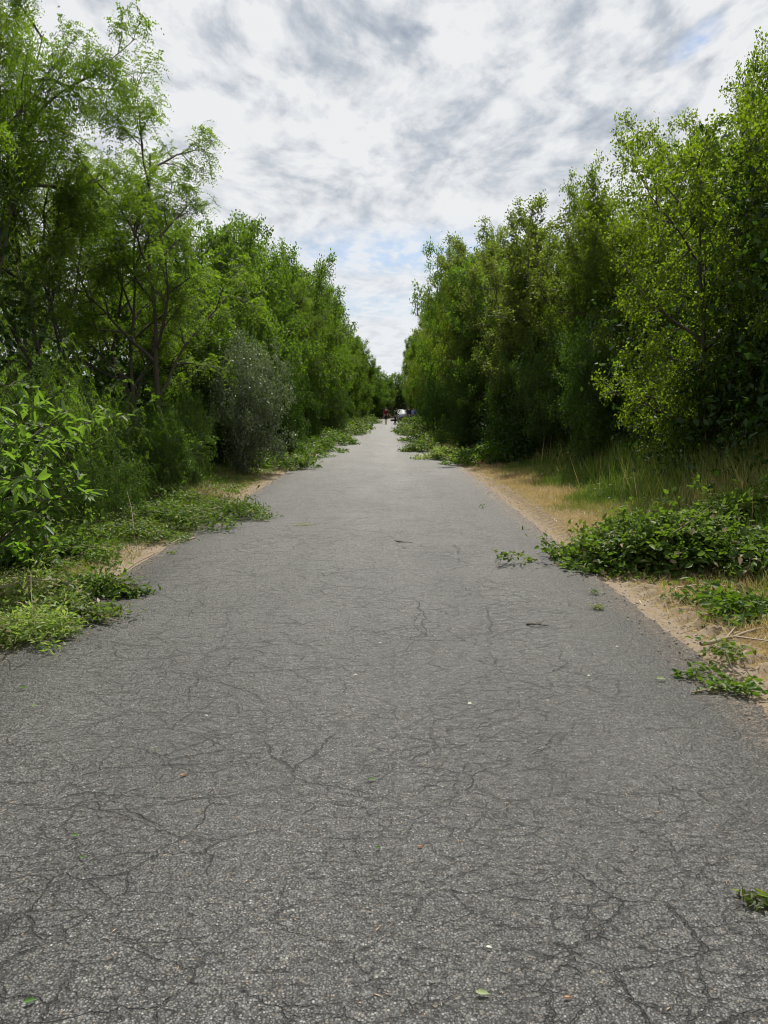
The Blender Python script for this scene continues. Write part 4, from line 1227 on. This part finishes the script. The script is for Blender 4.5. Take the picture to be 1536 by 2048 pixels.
# the dark log across the road
lg = hit(790, 843)
log = empty('log', (lg.x, lg.y, .012))
tag(log, 'dark log lying across the far road behind the person in black', 'log')
link('bark', tubes_mesh('bark', [(np.array([[-.55, 0, .14], [-.1, .05, .16], [.5, 0, .15], [1.2, -.05, .17]]), np.array([.12, .14, .15, .15])), (np.array([[.4, 0, .2], [.6, .05, .4], [.9, .1, .55]]), np.array([.06, .05, .03]))]), M['bark'], log)
link('end_face', tubes_mesh('end_face', [(np.array([[-.56, 0, .14], [-.552, 0, .14]]), np.array([.117, .117])), (np.array([[-.562, 0, .14], [-.56, 0, .14]]), np.array([.001, .117]))]), M['pale_bark'], log)


# ------------------------------------------------------------------ car
import bmesh


def car(loc, rz, label):
    """small white hatchback; local -Y is the front"""
    e = empty('parked_car', loc, rz)
    tag(e, label, 'car')
    paint = simple('white_paint', (.32, .34, .34), .28, vary=.03, coat=.6)
    glass = simple('car_glass', (.05, .07, .06), .06, vary=.05, spec=.8)
    dark = simple('black_plastic', (.02, .02, .022), .6)
    tyre = simple('tyre_rubber', (.022, .022, .022), .85)
    rimm = simple('alloy', (.45, .45, .46), .3, metal=.8)
    lamp = simple('lamp_glass', (.75, .76, .75), .1, vary=.02, spec=.8)
    plate = simple('plate_white', (.75, .75, .72), .4, vary=.02)
    # stations along the car: y, [(half width, z) from the sill up to the centre of the roof]
    ST = [(-1.95, [(.60, .34), (.66, .42), (.68, .55), (.62, .66), (0, .70)]),
          (-1.80, [(.80, .22), (.84, .42), (.84, .62), (.74, .78), (0, .82)]),
          (-1.10, [(.84, .20), (.86, .44), (.87, .74), (.76, .93), (0, .97)]),
          (-.78, [(.84, .20), (.87, .44), (.87, .84), (.74, .98), (0, 1.02)]),
          (-.25, [(.84, .20), (.87, .44), (.87, .88), (.62, 1.38), (0, 1.42)]),
          (.30, [(.84, .20), (.87, .44), (.87, .90), (.60, 1.44), (0, 1.48)]),
          (1.15, [(.84, .20), (.87, .44), (.87, .92), (.60, 1.41), (0, 1.45)]),
          (1.70, [(.83, .22), (.86, .44), (.85, .93), (.66, 1.10), (0, 1.16)]),
          (1.88, [(.74, .28), (.78, .44), (.77, .80), (.66, .92), (0, .95)])]
    bm = bmesh.new(); rows_ = []
    for y_, pr in ST:
        full = [(-a_, b_) for a_, b_ in pr] + [(a_, b_) for a_, b_ in reversed(pr[:-1])]
        rows_.append([bm.verts.new((a_, y_, b_)) for a_, b_ in full])
    for r0, r1 in zip(rows_, rows_[1:]):
        for q in range(len(r0) - 1):
            bm.faces.new((r0[q], r0[q + 1], r1[q + 1], r1[q]))
        bm.faces.new((r0[-1], r0[0], r1[0], r1[-1]))
    bm.faces.new(list(reversed(rows_[0]))); bm.faces.new(rows_[-1])
    bmesh.ops.recalc_face_normals(bm, faces=bm.faces)
    bmesh.ops.bevel(bm, geom=[ed for ed in bm.edges if len(ed.link_faces) == 2 and ed.calc_face_angle() > .35], offset=.035, segments=2, affect='EDGES')
    me = bpy.data.meshes.new('body'); bm.to_mesh(me); bm.free()
    for p_ in me.polygons: p_.use_smooth = True
    link('body', me, paint, e)

    def patch(name, quad, mat, lift):
        q = [Vector(c_) for c_ in quad]
        nrm = (q[1] - q[0]).cross(q[2] - q[0]).normalized()
        if nrm.dot(sum(q, Vector()) / 4 - Vector((0, .2, .7))) < 0: nrm = -nrm
        bm2 = bmesh.new()
        a_ = [bm2.verts.new(c_ + nrm * lift) for c_ in q]; b_ = [bm2.verts.new(c_ - nrm * .02) for c_ in q]
        bm2.faces.new(a_); bm2.faces.new(b_[::-1])
        for i_ in range(4): bm2.faces.new((a_[i_], b_[i_], b_[(i_ + 1) % 4], a_[(i_ + 1) % 4]))
        bmesh.ops.recalc_face_normals(bm2, faces=bm2.faces)
        m_ = bpy.data.meshes.new(name); bm2.to_mesh(m_); bm2.free()
        return link(name, m_, mat, e)
    patch('windscreen', [(-.68, -.74, 1.00), (.68, -.74, 1.00), (.56, -.27, 1.37), (-.56, -.27, 1.37)], glass, .012)
    patch('rear_window', [(-.58, 1.20, 1.39), (.58, 1.20, 1.39), (.62, 1.64, 1.14), (-.62, 1.64, 1.14)], glass, .012)
    for s_ in (-1, 1):
        patch('side_window', [(s_ * .845, -.60, .93), (s_ * .845, .28, .95), (s_ * .64, .28, 1.39), (s_ * .655, -.20, 1.34)], glass, .012)
        patch('side_window', [(s_ * .845, .36, .95), (s_ * .845, 1.25, .97), (s_ * .64, 1.10, 1.37), (s_ * .64, .36, 1.40)], glass, .012)
        patch('headlight', [(s_ * .52, -1.90, .60), (s_ * .80, -1.80, .62), (s_ * .78, -1.78, .76), (s_ * .52, -1.86, .72)], lamp, .02)
        patch('side_mirror', [(s_ * .90, -.62, .93), (s_ * 1.04, -.60, .93), (s_ * 1.04, -.60, 1.07), (s_ * .90, -.62, 1.06)], dark, .03)
        for yy_ in (-1.22, 1.22):
            def disc(nm, r_, w_, xo, mat, par, seg=24):
                bm3 = bmesh.new()
                bmesh.ops.create_cone(bm3, cap_ends=True, segments=seg, radius1=r_, radius2=r_, depth=w_, matrix=Matrix.Translation((xo, 0, 0)) @ Matrix.Rotation(PI / 2, 4, 'Y'))
                bmesh.ops.bevel(bm3, geom=[ed for ed in bm3.edges if ed.calc_face_angle() > 1], offset=.02, segments=2, affect='EDGES')
                m_ = bpy.data.meshes.new(nm); bm3.to_mesh(m_); bm3.free()
                return link(nm, m_, mat, par)
            wh = empty('wheel', (s_ * .80, yy_, .30)); wh.parent = e
            disc('tyre', .30, .19, 0, tyre, wh); disc('rim', .19, .19, s_ * .006, rimm, wh)
    patch('grille', [(-.45, -1.95, .46), (.45, -1.95, .46), (.42, -1.95, .58), (-.42, -1.95, .58)], dark, .012)
    patch('bumper_vent', [(-.50, -1.92, .36), (.50, -1.92, .36), (.52, -1.95, .42), (-.52, -1.95, .42)], dark, .015)
    patch('number_plate', [(-.26, -1.975, .47), (.26, -1.975, .47), (.26, -1.975, .56), (-.26, -1.975, .56)], plate, .012)
    return e


car((1.75, 99.0, .012), 0.12, 'white car parked on the far road right of the person in black')
